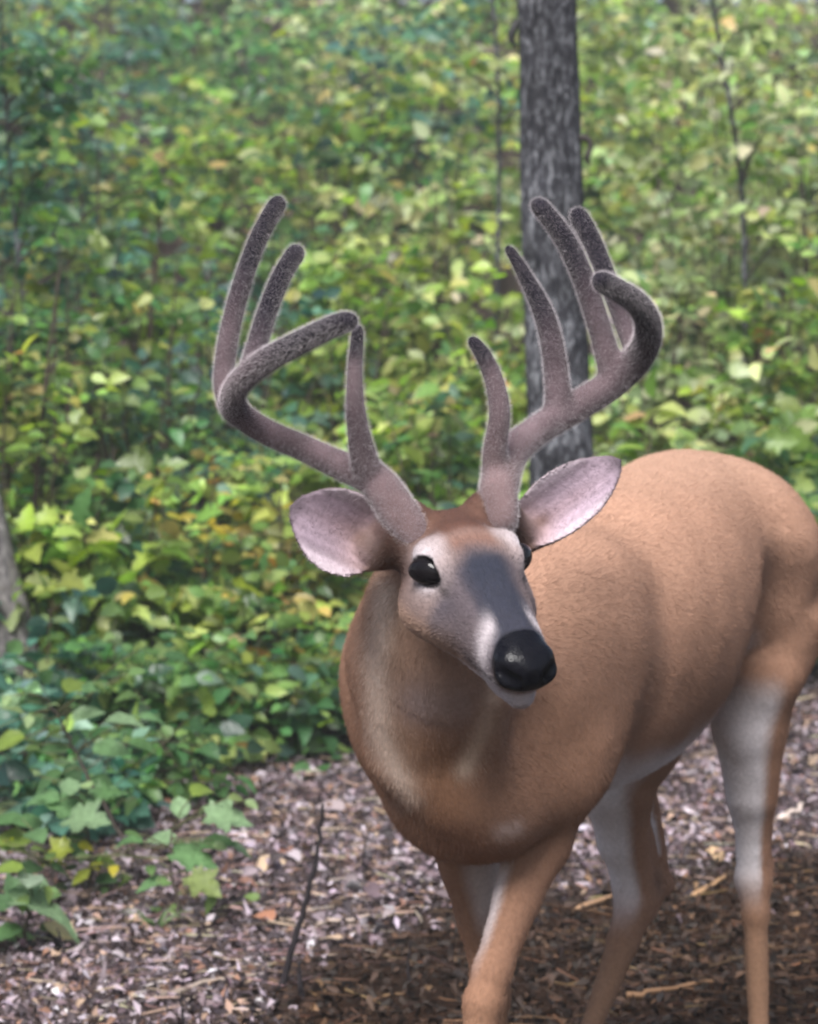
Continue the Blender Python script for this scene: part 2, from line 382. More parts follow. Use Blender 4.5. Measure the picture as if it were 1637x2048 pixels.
def make_trees():
    # the furrowed trunk behind the right antler
    d = 8.2; x0, x1 = at(1128, 0, d)[0], at(1092, 0, d)[0]
    root = empty('forest_tree', (x0, d, float(ground_z(np.array([x0]), np.array([d]))[0]))); gz = root.location.z
    tag(root, 'straight grey furrowed tree trunk standing behind the right antler', 'tree')
    r0 = .083
    path = [(x0 + .01, d, gz - .1, r0 * 1.55), (x0 + .005, d, gz + .12, r0 * 1.22), (x0, d, gz + .45, r0 * 1.08), (at(1122, 0, d)[0], d, 1.1, r0 * 1.0), (at(1108, 0, d)[0], d, 1.6, r0 * .97),
            (x1, d, 2.35, r0 * .93), (x1 - .06, d, 3.4, r0 * .86), (x1 - .02, d + .05, 5.0, r0 * .7), (x1 + .1, d, 7.4, r0 * .4)]
    tr = trunk(path, 96, 420, .13, M_BARK, root, 3)
    # small hooked vine stub on its right side, flake of bark on its left
    p = at(1156, 285, d - .02)
    P = curve_pts([p + [-.02, 0, .0], p + [.012, -.01, .012], p + [.030, -.012, .004], p + [.034, -.012, -.018], p + [.024, -.012, -.040], p + [.032, -.014, -.062]], 16)
    V, Q, T = tube(P, np.array([.006, .007, .008, .010, .011, .010, .009, .008, .008, .007, .008, .009, .010, .008, .005, .002]), 7)
    mesh_np('vine_stub', V, [Q, T], M_STEM, root, cols=np.tile((.03, .026, .024), (len(V), 1)), smooth=True)
    p = at(1033, 70, d - .03)
    P = curve_pts([p + [.02, 0, .05], p + [-.006, -.01, .02], p + [-.014, -.01, -.01], p + [.0, -.005, -.035]], 9)
    V, Q, T = tube(P, [.005, .008, .011, .012, .012, .011, .009, .006, .003], 6)
    mesh_np('bark_flake', V, [Q, T], M_STEM, root, cols=np.tile((.03, .03, .03), (len(V), 1)), smooth=True)
    crown(root, (x1, d, 6.4), 0, 4.6, 3.2, .11, LIME, 41)
    # paler trunk cut by the left edge
    d = 8.55; x = at(-34, 0, d)[0]; gz = float(ground_z(np.array([x]), np.array([d]))[0])
    root = empty('forest_tree', (x, d, gz)); tag(root, 'pale grey trunk with flared foot cut off by the left edge', 'tree')
    path = [(x + .05, d, gz - .1, .20), (x + .03, d, gz + .2, .155), (x, d, .70, .110), (x - .035, d, .9, .098), (x - .075, d, 1.12, .088), (x - .12, d, 1.5, .092), (x - .3, d, 2.6, .08), (x - .9, d, 6.5, .04)]
    trunk(path, 64, 200, .10, M_BARK2, root, 8)
    crown(root, (x - 1.0, d + .3, 3.6), 0, 3.4, 3.4, .10, GREEN, 42, nb=34)
    # unseen tree added so that its canopy shades the left of the bank
    x, d = -3.1, 13.0; gz = float(ground_z(np.array([x]), np.array([d]))[0])
    root = empty('forest_tree', (x, d, gz)); tag(root, 'unseen tree added beyond the left edge to shade the bank', 'tree')
    trunk([(x, d, gz - .1, .24), (x, d, gz + .6, .17), (x + .1, d, gz + 3, .14), (x + .2, d, gz + 7, .08)], 32, 90, .12, M_BARK, root, 12)
    crown(root, (x + .3, d, gz + 2.8), 0, 5.2, 4.2, .13, GREEN, 44, nb=60)
    # slim saplings on the bank
    for i, (px, d, hh, r_, lab, pal) in enumerate([
            (985, 12.5, 4.4, .011, 'thin dark sapling between the antlers, left of the big trunk', LIME),
            (1474, 11.6, 3.6, .013, 'thin dark sapling above the middle of the deer back', PALE),
            (115, 10.2, 2.2, .009, 'thin leaning sapling rising beside the left edge foliage', GREEN)]):
        x = at(px, 0, d)[0]; gz = float(ground_z(np.array([x]), np.array([d]))[0]); r = np.random.default_rng(60 + i)
        root = empty('sapling' if r_ < .04 else 'forest_tree', (x, d, gz)); tag(root, lab, 'sapling' if r_ < .04 else 'tree', 'saplings and trunks on the bank')
        w = r.normal(0, .03 + r_, (4, 2)); lean = r.normal(0, .05)
        path = [(x + lean * k + (w[k][0] if k else 0), d + (w[k][1] if k else 0), gz - .05 + k * hh / 3, r_ * (1 - .25 * k)) for k in range(4)]
        trunk(path, 12, 60, .12, M_BARK, root, 70 + i)
        sapling_limbs(root, path, 22 if r_ < .04 else 34, .55 + 6 * r_, .075, pal, 80 + i)
make_trees()

# ------------------------------------------------------------------ shrubs of the understorey, nearest first
SH = [
    (60, 7.35, .34, .50, 20, 21, .060, TEAL, 'oval', 'teal-leaved low plant at the left edge above the seedlings'),
    (215, 7.6, .36, .46, 20, 21, .056, GREEN, 'oval', 'leafy green plant behind the leaning sapling at the left'),
    # px, d, height, width, branches, twig leaves, leaf size, colours, leaf kind, label
    (35, 8.1, .50, .62, 26, 28, .060, TEAL, 'oval', 'low teal-green bush at the left edge above the leaf litter'),
    (175, 8.25, .52, .60, 26, 28, .058, GREEN, 'oval', 'dark green low bush second from the left edge by the litter'),
    (330, 8.35, .50, .62, 26, 28, .055, MIXED, 'oval', 'mixed green low bush left of the deer chest at the litter edge'),
    (475, 8.5, .48, .60, 24, 28, .052, GREEN, 'oval', 'low green bush at the litter edge below the left ear'),
    (610, 8.6, .52, .60, 26, 28, .052, MIXED, 'oval', 'low leafy bush touching the deer chest on its left'),
    (225, 8.75, .92, .66, 30, 28, .070, LIME, 'lobed', 'bright lime bush with lobed leaves midway up the left side'),
    (370, 9.0, .95, .75, 32, 28, .062, MIXED, 'oval', 'yellow and green bush below the left antler bend'),
    (520, 9.1, .98, .70, 32, 28, .056, GOLD, 'oval', 'golden-leaved bush left of the left ear'),
    (90, 9.0, 1.05, .75, 32, 28, .060, GREEN, 'oval', 'green bush in front of the pale left trunk'),
    (640, 9.4, .92, .75, 32, 28, .055, MIXED, 'oval', 'dense green bush right behind the left ear'),
    (25, 8.9, 1.72, .60, 30, 28, .058, LIME, 'oval', 'tall sunlit lime bush filling the left edge at antler height'),
    (120, 9.6, 1.62, .80, 34, 28, .056, GREEN, 'oval', 'deep green bush behind the tall lime bush on the left'),
    (300, 10.2, 1.40, .95, 38, 28, .056, MIXED, 'oval', 'green bush left of the left antler beam'),
    (445, 10.6, 1.25, .95, 38, 28, .056, TEAL, 'oval', 'teal-green bush behind the left antler beam'),
    (760, 10.0, 1.02, .85, 34, 28, .066, LIME, 'lobed', 'lime bush with lobed leaves between the two antlers'),
    (900, 9.6, .98, .80, 34, 28, .066, MIXED, 'oval', 'broad-leaved bush behind the crown of the deer'),
    (690, 11.0, 1.10, .95, 36, 28, .064, LIME, 'oval', 'yellow-green bush behind the left brow tine'),
    (1010, 10.8, 1.15, .90, 36, 28, .062, LIME, 'oval', 'yellow-green bush left of the furrowed trunk'),
    (1250, 9.2, .92, .70, 30, 28, .075, LIME, 'oval', 'large-leaved yellow bush between the trunk and the deer back'),
    (1385, 9.9, .95, .80, 32, 28, .070, PALE, 'oval', 'pale bush peeking over the middle of the deer back'),
    (1500, 9.9, .90, .75, 32, 28, .076, LIME, 'oval', 'large-leaved bush above the deer rump'),
    (1620, 9.75, .95, .70, 30, 28, .070, MIXED, 'lobed', 'green bush at the right edge beside the rump'),
    (1612, 9.55, .30, .50, 16, 21, .050, GREEN, 'oval', 'small low plant at the right edge beside the thigh'),
    (1300, 11.3, 1.30, .95, 38, 28, .064, PALE, 'oval', 'pale yellow-green bush right of the right antler'),
    (1560, 11.2, 1.25, .95, 38, 28, .064, LIME, 'oval', 'yellow-green bush at the right edge above the rump'),
    (1430, 12.6, 1.35, 1.05, 40, 28, .066, PALE, 'oval', 'pale bush high on the bank at the right'),
    (230, 11.6, 1.80, 1.05, 40, 28, .064, LIME, 'lobed', 'lime bush with drooping lobed leaves high on the left'),
    (560, 12.3, 1.35, 1.10, 40, 28, .064, MIXED, 'oval', 'green bush between the left antler tines and the picture centre'),
    (860, 12.2, 1.25, 1.10, 40, 28, .070, LIME, 'oval', 'bright yellow-green bush high between the antlers'),
    (60, 12.5, 1.75, 1.05, 40, 28, .064, TEAL, 'oval', 'bluish green bush high at the left edge'),
]
def make_shrubs():
    for i, (px, d, h, w, nb, per, ls, pal, kind, lab) in enumerate(SH):
        bush('shrub', px, d, h, w, int(nb * .80), per, ls * 1.22, pal, kind, lab, 'shrub', 'understorey shrubs behind the deer', seed=i)
make_shrubs()

def make_thicket():
    """the wooded bank beyond: one mass of leaves and stems"""
    r = np.random.default_rng(99); SP, LV, o = [], [], 0
    Vs, Fs, Cs = [], [], []
    def put(x, d, h, w, nb, per, ls, pal, kind):
        nonlocal o
        gz = float(ground_z(np.array([x]), np.array([d]))[0])
        S, (V, F, C) = branchy((x, d, gz), h, w, nb, per, ls, pal, kind, r)
        SP.append(S); Vs.append(V); Fs.append(F + o); Cs.append(C); o += len(V)
    d = 13.0
    while d < 36:
        half = .17 * d + 1.2; step = .80 + .035 * (d - 13); x = -half
        while x < half:
            px = x / d * FPX + 818
            yy = d + r.uniform(-.5, .5)
            right = smoothstep(500, 1000, np.array([px]))[0]  # sunlit right and shaded left of the bank put into the leaf colours
            if r.random() < right: pal = [LIME, PALE, PALE, LIME, MIXED][r.integers(5)]
            else: pal = [GREEN, TEAL, GREEN, MIXED, LIME][r.integers(5)]
            put(x + r.uniform(-.3, .3), yy, r.uniform(.9, 1.9) * (1 + 1.3 * (d > 26)), r.uniform(1.0, 1.5), 16, 21, .092 + .004 * (d - 13), pal, 'oval' if d < 18 else 'small')
            x += step * (r.uniform(.85, 1.45) if d < 19 and px < 560 else r.uniform(.7, 1.1))
        d += 1.05 + .05 * (d - 13)
    SV, SQ, ST = merge(SP)
    root = empty('bank_thicket', (0, 20, 0)); tag(root, 'mass of sunlit leafy undergrowth covering the bank far behind the deer', 'undergrowth', kind='stuff')
    mesh_np('stems', SV, [SQ, ST], M_STEM, root, cols=stem_cols(SV, (.05, .04, .035), r))
    mesh_np('foliage', np.vstack(Vs), [np.vstack(Fs)], M_LEAF, root, cols=np.vstack(Cs))
    # low ground cover between and under the shrubs
    n = 5500; d = r.uniform(8.0, 12, n); x = r.uniform(-1, 1, n) * (.155 * d + .3)
    edge = 8.25 + .35 * (vnoise(np.stack([x * 2, d * 0, x * 0], -1), 3) - .5) + 1.45 * smoothstep(.0, .9, x)
    k = d > edge; d, x = d[k], x[k]; n = len(d)
    z = ground_z(x, d) + r.uniform(.01, .20, n)
    nn = unit(np.array([0, -.2, 1.]) + r.normal(0, .4, (n, 3))); dv = unit(r.normal(0, 1, (n, 3)))
    V, F, C = leaves(np.stack([x, d, z], -1), nn, dv, r.uniform(.03, .07, n), palette(GREEN, n, r), 'oval', r=r)
    o_ = mesh_np('ground_cover', V, [F], M_LEAF, None, cols=C); tag(o_, 'carpet of small green leaves over the ground under the shrubs', 'ground cover', kind='stuff')
make_thicket()

# ------------------------------------------------------------------ the forest floor
def make_litter():
    r = np.random.default_rng(5)
    n = 76000; d = 3.2 + 7.2 * r.random(n)**.8; x = r.uniform(-1, 1, n) * (.15 * d + .35)
    sm = soil_shade_mask(x, d)
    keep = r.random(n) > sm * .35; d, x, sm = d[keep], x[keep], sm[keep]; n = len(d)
    z = ground_z(x, d) + r.uniform(.002, .028, n)
    nn = unit(np.array([0, -.25, 1.]) + r.normal(0, .7, (n, 3))); dv = unit(r.normal(0, 1, (n, 3)) * np.array([1, 1, .4]))
    LIT = [(3, (.19, .15, .168)), (1.5, (.27, .225, .255)), (3, (.105, .073, .082)), (5, (.032, .023, .026)), (.9, (.24, .165, .12)), (.6, (.16, .085, .06)), (.45, (.34, .30, .325))]
    SOIL_SHADE = [(3, (.030, .0150, .0085)), (3, (.018, .0095, .006)), (1.2, (.056, .029, .016)), (.3, (.11, .062, .033)), (4, (.010, .006, .004))]  # bare earth colours deepened to carry the shade over the patch
    c1, c2 = palette(LIT, n, r, .025), palette(SOIL_SHADE, n, r, .03)
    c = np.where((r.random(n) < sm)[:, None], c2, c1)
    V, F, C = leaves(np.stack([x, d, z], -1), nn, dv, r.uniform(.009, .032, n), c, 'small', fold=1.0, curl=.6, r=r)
    # larger whole leaves, curled, in drifts
    m = 1500; db = 6.2 + 3.6 * r.random(m); xb = r.uniform(-1, 1, m) * (.15 * db + .3); kk = (vnoise(np.stack([xb * 2.5, db * 2.5, xb * 0], -1), 31) > .42) & (r.random(m) > soil_shade_mask(xb, db) * .7); db, xb = db[kk], xb[kk]; m = len(db)
    nb_ = unit(np.array([0, -.3, 1.]) + r.normal(0, .5, (m, 3)))
    V2, F2, C2 = leaves(np.stack([xb, db, ground_z(xb, db) + r.uniform(.012, .035, m)], -1), nb_, unit(r.normal(0, 1, (m, 3)) * np.array([1, 1, .3])), r.uniform(.03, .050, m), palette(LIT, m, r, .03) * .8, 'oval', fold=.9, curl=.7, r=r)
    F = np.vstack([F, F2 + len(V)]); V = np.vstack([V, V2]); C = np.vstack([C, C2])
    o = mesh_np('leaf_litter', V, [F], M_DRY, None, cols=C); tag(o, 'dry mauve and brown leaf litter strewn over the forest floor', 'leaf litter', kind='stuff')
    # twigs, needles and straw
    m = 5200; d = r.uniform(3.4, 9.2, m); x = r.uniform(-1, 1, m) * (.15 * d + .3); th = r.normal(0, .75, m); ln = r.uniform(.02, .10, m) * np.where(r.random(m) < .06, 2.2, 1)
    sm = soil_shade_mask(x, d); z = ground_z(x, d) + r.uniform(.006, .03, m)
    a = np.stack([np.cos(th), np.sin(th), r.normal(0, .12, m)], -1); p = np.stack([x, d, z], -1)
    rad = r.uniform(.0008, .0028, m)
    u = unit(np.cross(a, [0, 0, 1.])); w = np.cross(a, u)
    bow = r.normal(0, .10, m)[:, None] * ln[:, None] * u
    ring = [u, -.5 * u + .87 * w, -.5 * u - .87 * w]
    V = np.stack([q + rad[:, None] * k * s for q, s in ((p - a * ln[:, None] / 2, 1), (p + bow, 1), (p + a * ln[:, None] / 2, .5)) for k in ring], 1)
    i = (np.arange(m) * 9)[:, None, None]
    Q = np.array([(b * 3 + j, b * 3 + (j + 1) % 3, b * 3 + 3 + (j + 1) % 3, b * 3 + 3 + j) for b in (0, 1) for j in range(3)])
    TW = [(2, (.28, .20, .16)), (2, (.15, .10, .08)), (1.3, (.42, .33, .25)), (1, (.07, .05, .045))]; TS = [(2, (.065, .033, .016)), (1.0, (.12, .066, .033)), (3, (.025, .013, .008)), (.2, (.24, .15, .08))]  # second set: twigs on the earth patch, darkened along with it
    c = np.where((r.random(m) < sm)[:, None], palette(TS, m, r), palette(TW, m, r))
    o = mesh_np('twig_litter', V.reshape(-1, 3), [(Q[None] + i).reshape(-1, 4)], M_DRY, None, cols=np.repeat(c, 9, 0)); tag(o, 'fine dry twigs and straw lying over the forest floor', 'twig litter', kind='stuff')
make_litter()

def ray_ground(px, py):
    """where the sight line through a photo pixel meets the forest floor"""
    lo, hi = 2.0, 12.0
    for _ in range(40):
        m = (lo + hi) / 2; p = at(px, py, m)
        if p[2] > ground_z(np.array([p[0]]), np.array([p[1]]))[0]: lo = m
        else: hi = m
    return at(px, py, lo)

def make_sticks():
    S = [((300, 2015), (525, 1965), .006, (.25, .20, .165), 'long pale stick lying at the bottom left'),
         ((205, 2040), (330, 1985), .005, (.30, .26, .25), 'short whitish stick at the bottom edge left of centre'),
         ((1385, 1812), (1455, 1770), .007, (.30, .18, .095), 'tan stick lying between the hind legs'),
         ((1150, 1835), (1250, 1805), .006, (.24, .145, .085), 'brown stick on the ground between the front and hind legs'),
         ((470, 1515), (610, 1530), .009, (.40, .34, .34), 'pale fallen branch by the bushes left of the chest'),
         ((1555, 1655), (1612, 1625), .008, (.50, .41, .36), 'curved pale root piece at the right edge'),
         ((1250, 2010), (1420, 1985), .006, (.19, .105, .055), 'reddish straw-like stick at the bottom right'),
         ((640, 1865), (745, 1850), .005, (.33, .26, .22), 'thin brown stick left of the front legs')]
    r = np.random.default_rng(17)
    for a, b, rad, c, lab in S:
        p, q = ray_ground(*a), ray_ground(*b); p = p + [0, 0, .018]; q = q + [0, 0, .022]
        P = np.array([p + (q - p) * t for t in np.linspace(0, 1, 9)]) + r.normal(0, .006, (9, 3)) * np.array([1, 1, .4])
        V, Q, T = tube(P, rad * np.linspace(1.1, .6, 9) * r.uniform(.85, 1.15, 9), 7)
        root = mesh_np('stick', V, [Q, T], M_DRY, None, cols=stem_cols(V, c, r)); tag(root, lab, 'stick', 'sticks on the forest floor')
    C = [((562, 1738), .060, (.32, .235, .155), 'pale tan curled leaf chip on the litter left of centre'),
         ((1412, 1722), .055, (.48, .33, .19), 'tan wood chip behind the right hind hock'),
         ((545, 1868), .045, (.22, .10, .06), 'reddish brown dead leaf on the litter'),
         ((350, 1625), .050, (.24, .12, .08), 'dark red dead leaf under the seedlings'),
         ((150, 1905), .050, (.46, .32, .22), 'tan dead leaf at the lower left'),
         ((690, 1640), .050, (.20, .16, .165), 'grey dead leaf beside the deer chest')]
    for (px, py), s, c, lab in C:
        p = ray_ground(px, py) + np.array([0, 0, .025])
        V, F, CC = leaves(p[None], unit(np.array([[.15, -.5, .85]])), unit(r.normal(0, 1, (1, 3)) * [1, .3, 0]), np.array([s * 1.6]), np.array([c]), 'oval', fold=.5, curl=.4, r=r)
        o = mesh_np('dead_leaf', V, [F], M_DRY, None, cols=CC); tag(o, lab, 'dead leaf', 'single dead leaves on the litter')
make_sticks()

# ------------------------------------------------------------------ seedlings on the litter, leaf by leaf
def seedling(label, foot, stempx, lv, seed, stemc=(.045, .035, .03), rad=.005, name='seedling', cat='seedling'):
    """foot: photo pixel of the root; stempx: further pixels up the stem; lv: (px, py, size m, kind, colour, heading deg, tilt)"""
    r = np.random.default_rng(seed); b = ray_ground(*foot); d = b[1]
    root = empty(name, b); tag(root, label, cat, 'seedlings on the litter')
    P = [b - [0, 0, .02]] + [at(x, y, d + dd) for x, y, dd in stempx]
    C = curve_pts(P, len(P) * 5) if len(P) > 2 else np.linspace(P[0], P[-1], 6)
    C = C + r.normal(0, .0015, C.shape)
    V, Q, T = tube(C, np.linspace(rad, rad * .4, len(C)), 7)
    mesh_np('stem', V, [Q, T], M_STEM, root, cols=stem_cols(V, stemc, r), smooth=True)
    lv = [(a, b_, c * .80, e, f, g, h) for a, b_, c, e, f, g, h in lv]
    for k in range(int(len(lv) * 1.6)):                       # smaller leaves between the big ones
        a = lv[r.integers(len(lv))]; sc_ = r.uniform(.35, .65)
        lv.append((a[0] + r.normal(0, 42), a[1] + r.normal(0, 34), max(a[2] * sc_, .035), 'oval', np.array(a[4]) * r.uniform(.7, 1.15) * np.array([1.1, 1.0, .85]), r.uniform(0, 360), r.uniform(.2, 1.0)))
    for px, py, s, kind, col, hd, tl in lv:
        p = at(px, py, d + r.normal(0, .05)); h = math.radians(hd)
        dv = unit(np.array([math.cos(h), math.sin(h), -.25 + .25 * r.random()])); nn = unit(np.array([r.normal(0, .2), -tl, 1.]) + r.normal(0, .1, 3))
        V, F, CC = leaves((p - dv * s * .4)[None], nn[None], dv[None], np.array([s]), np.array([col]) * r.uniform(.85, 1.15), kind, fold=.35, curl=.3, r=r)
        lf = mesh_np('leaf', V, [F], M_LEAF, root, cols=CC)
        # leaf stalk back to the stem
        q = C[np.argmin(np.linalg.norm(C - (p - dv * s * .4), axis=1))]; a = p - dv * s * .4
        V, Q, T = tube(np.stack([q, (q + a) / 2 + [0, 0, .01], a]), [.0018, .0014, .001], 4)
        mesh_np('stalk', V, [Q, T], M_STEM, lf, cols=np.tile((.10, .10, .05), (len(V), 1)))
    return root
T1, T2, T3, LM, YG, DG = (.11, .205, .085), (.18, .275, .145), (.075, .15, .055), (.21, .24, .035), (.15, .21, .04), (.05, .10, .04)
def make_seedlings():
    r = np.random.default_rng(23)
    seedling('leaning sapling with dark bare stem and teal leaves at the left', (300, 1745), [(255, 1690, .03), (180, 1560, .05), (130, 1460, .08), (95, 1400, .1)],
             [(x, y, s, 'oval', c, h, t) for x, y, s, c, h, t in [(60, 1440, .10, T1, 200, .6), (110, 1500, .11, T3, 160, .5), (170, 1440, .10, T2, 20, .7), (215, 1500, .11, T1, -10, .5), (140, 1390, .10, YG, 80, .6),
              (60, 1380, .09, T1, 150, .7), (200, 1560, .09, T3, -30, .5), (240, 1450, .11, T2, 10, .5), (20, 1480, .11, YG, 190, .6), (100, 1550, .10, T3, 200, .5), (185, 1385, .09, T1, 40, .6), (280, 1490, .09, T3, 0, .5), (30, 1410, .10, T2, 170, .5), (150, 1530, .09, DG, -60, .6), (300, 1440, .08, T1, 10, .4)]], 201, rad=.006)
    seedling('leafy seedling with a lime lobed leaf among teal leaves, lower left', (182, 1800), [(180, 1720, 0), (176, 1640, 0), (170, 1590, .02)],
             [(130, 1630, .14, 'maple', T1, 170, .7), (175, 1645, .13, 'maple', T2, -20, .6), (115, 1700, .085, 'maple', LM, 200, .9), (150, 1680, .09, 'oval', DG, -60, .5), (205, 1715, .08, 'oval', YG, -30, .6), (90, 1600, .11, 'oval', T1, 160, .6),
              (215, 1600, .10, 'maple', T3, 30, .6), (140, 1590, .09, 'oval', T2, 100, .6), (60, 1650, .10, 'oval', T3, 190, .5), (210, 1760, .07, 'oval', DG, -20, .5), (165, 1745, .07, 'oval', LM, 210, .6)], 202)
    seedling('pale seedling with broad lobed leaves in the middle of the litter', (372, 1850), [(352, 1790, 0), (340, 1720, 0), (345, 1660, .02)],
             [(452, 1640, .12, 'maple', T2, 10, .9), (385, 1712, .125, 'maple', T1, -10, .7), (400, 1590, .09, 'oval', YG, 60, .7), (330, 1690, .10, 'oval', T2, 150, .6), (430, 1700, .10, 'oval', T3, 0, .5), (405, 1755, .10, 'maple', (.19, .24, .08), -40, .8),
              (480, 1690, .08, 'oval', T2, 20, .5), (360, 1640, .08, 'oval', T2, 100, .7), (310, 1760, .08, 'oval', T1, 190, .5), (265, 1690, .08, 'oval', T3, 160, .5)], 203)
    seedling('plant with one very large pale teal leaf at the left edge', (52, 1905), [(50, 1870, 0), (60, 1830, 0), (70, 1810, 0)],
             [(85, 1805, .17, 'maple', T2, 5, .35), (20, 1800, .15, 'maple', T1, 180, .5), (60, 1775, .10, 'oval', (.22, .28, .20), 90, .6), (15, 1860, .10, 'oval', T3, 200, .5), (20, 1740, .09, 'oval', YG, 170, .5)], 204)
    seedling('shaded seedling with dark stem at the left edge', (108, 1820), [(108, 1770, 0), (100, 1720, 0)],
             [(30, 1690, .11, 'oval', YG, 180, .6), (60, 1740, .10, 'oval', DG, 190, .5), (110, 1730, .08, 'oval', T3, 20, .5), (20, 1640, .09, 'oval', T3, 170, .5), (75, 1690, .10, 'oval', T1, 120, .6)], 205)
    seedling('small sprout by the bushes with narrow pale leaves', (385, 1570), [(380, 1530, 0), (372, 1500, 0)],
             [(400, 1508, .10, 'oval', T2, 0, .4), (340, 1520, .08, 'oval', YG, 170, .6), (365, 1480, .08, 'oval', T1, 80, .6), (300, 1560, .08, 'oval', T2, 190, .5), (345, 1568, .07, 'oval', (.20, .24, .08), 200, .5)], 206)
    # grass sprouts
    b = ray_ground(312, 1870); root = empty('grass_tuft', b); tag(root, 'tuft of pale arching grass blades on the litter', 'grass')
    for k in range(13):
        th = r.uniform(0, 6.28); ln = r.uniform(.06, .13); e = b + [math.cos(th) * ln * .7, math.sin(th) * ln * .7, ln * r.uniform(.25, .6)]
        m = (b + e) / 2 + [0, 0, ln * .35]; t = np.linspace(0, 1, 7)[:, None]; P = (1 - t)**2 * b + 2 * t * (1 - t) * m + t**2 * e
        sd = unit(np.cross(e - b, [0, 0, 1.])); w = .0045 * np.array([.7, 1, 1, .9, .7, .4, .05])[:, None]
        V = np.vstack([P - sd * w, P + [0, 0, -.0015], P + sd * w]); i = np.arange(6)
        Q = np.vstack([np.stack([i, i + 1, i + 8, i + 7], 1), np.stack([i + 7, i + 8, i + 15, i + 14], 1)])
        mesh_np('blade', V, [Q], M_LEAF, root, cols=np.tile(np.array([.16, .22, .11]) * r.uniform(.8, 1.2), (21, 1)))
    # bare upright stems
    for lab, foot, st, rad in [('tall bare dark stem leaning right, left of the front legs', (556, 1985), [(598, 1850, 0), (632, 1720, 0), (646, 1605, 0)], .0075),
                               ('short dark stub beside the tall bare stem', (603, 2000), [(600, 1960, 0), (598, 1925, 0)], .007),
                               ('thin bare stem at the bottom edge left of centre', (372, 2075), [(365, 2020, 0), (362, 1980, 0)], .004),
                               ('bare stem rising in front of the chest litter', (735, 1760), [(728, 1710, 0), (738, 1660, 0)], .004),
                               ('thin dark stem near the front legs', (820, 1990), [(818, 1930, 0), (822, 1880, 0)], .0035),
                               ('thin stem at the lower left corner', (128, 1925), [(125, 1890, 0), (115, 1860, 0)], .004)]:
        seedling(lab, foot, st, [], 300 + int(foot[0]), stemc=(.013, .010, .012), rad=rad, name='bare_stem', cat='stem')
make_seedlings()
# ------------------------------------------------------------------ the deer: one blended surface grown from muscle volumes
class Field:
    """distance field on a rectilinear grid, fine where the head is"""
    def __init__(s, xs, ys, zs):
        s.ax = [np.asarray(a, np.float32) for a in (xs, ys, zs)]
        s.F = np.full([len(a) for a in s.ax], 1.0, np.float32)
    def box(s, lo, hi):
        sl = []
        for a, l, h in zip(s.ax, lo, hi):
            i, j = np.searchsorted(a, l), np.searchsorted(a, h); sl.append(slice(max(i - 1, 0), min(j + 1, len(a))))
        return tuple(sl)
    def pts(s, sl):
        X, Y, Z = np.meshgrid(s.ax[0][sl[0]], s.ax[1][sl[1]], s.ax[2][sl[2]], indexing='ij')
        return np.stack([X, Y, Z], -1)
    def add(s, fn, lo, hi, k):
        m = 0.03 + k; sl = s.box(np.asarray(lo) - m, np.asarray(hi) + m)
        d = fn(s.pts(sl)).astype(np.float32); f = s.F[sl]
        h = np.maximum(k - np.abs(f - d), 0) / k
        s.F[sl] = np.minimum(f, d) - h * h * k * 0.25
    def cut(s, fn, lo, hi, k):
        m = 0.01 + k; sl = s.box(np.asarray(lo) - m, np.asarray(hi) + m)
        d = -fn(s.pts(sl)).astype(np.float32); f = s.F[sl]
        h = np.maximum(k - np.abs(f - d), 0) / k
        s.F[sl] = np.maximum(f, d) + h * h * k * 0.25

def cone_fn(a, b, ra, rb, e=None, q=1.0):
    a = np.asarray(a, np.float32); b = np.asarray(b, np.float32); ba = b - a; L2 = float(ba @ ba) + 1e-9
    def fn(p):
        pa = p - a; h = np.clip(pa @ ba / L2, 0, 1); v = pa - h[..., None] * ba
        if e is not None:
            ev = np.asarray(e, np.float32); c = v @ ev; v = v + (c * (1 / q - 1))[..., None] * ev
        return np.sqrt((v * v).sum(-1)) - (ra + (rb - ra) * h)
    return fn

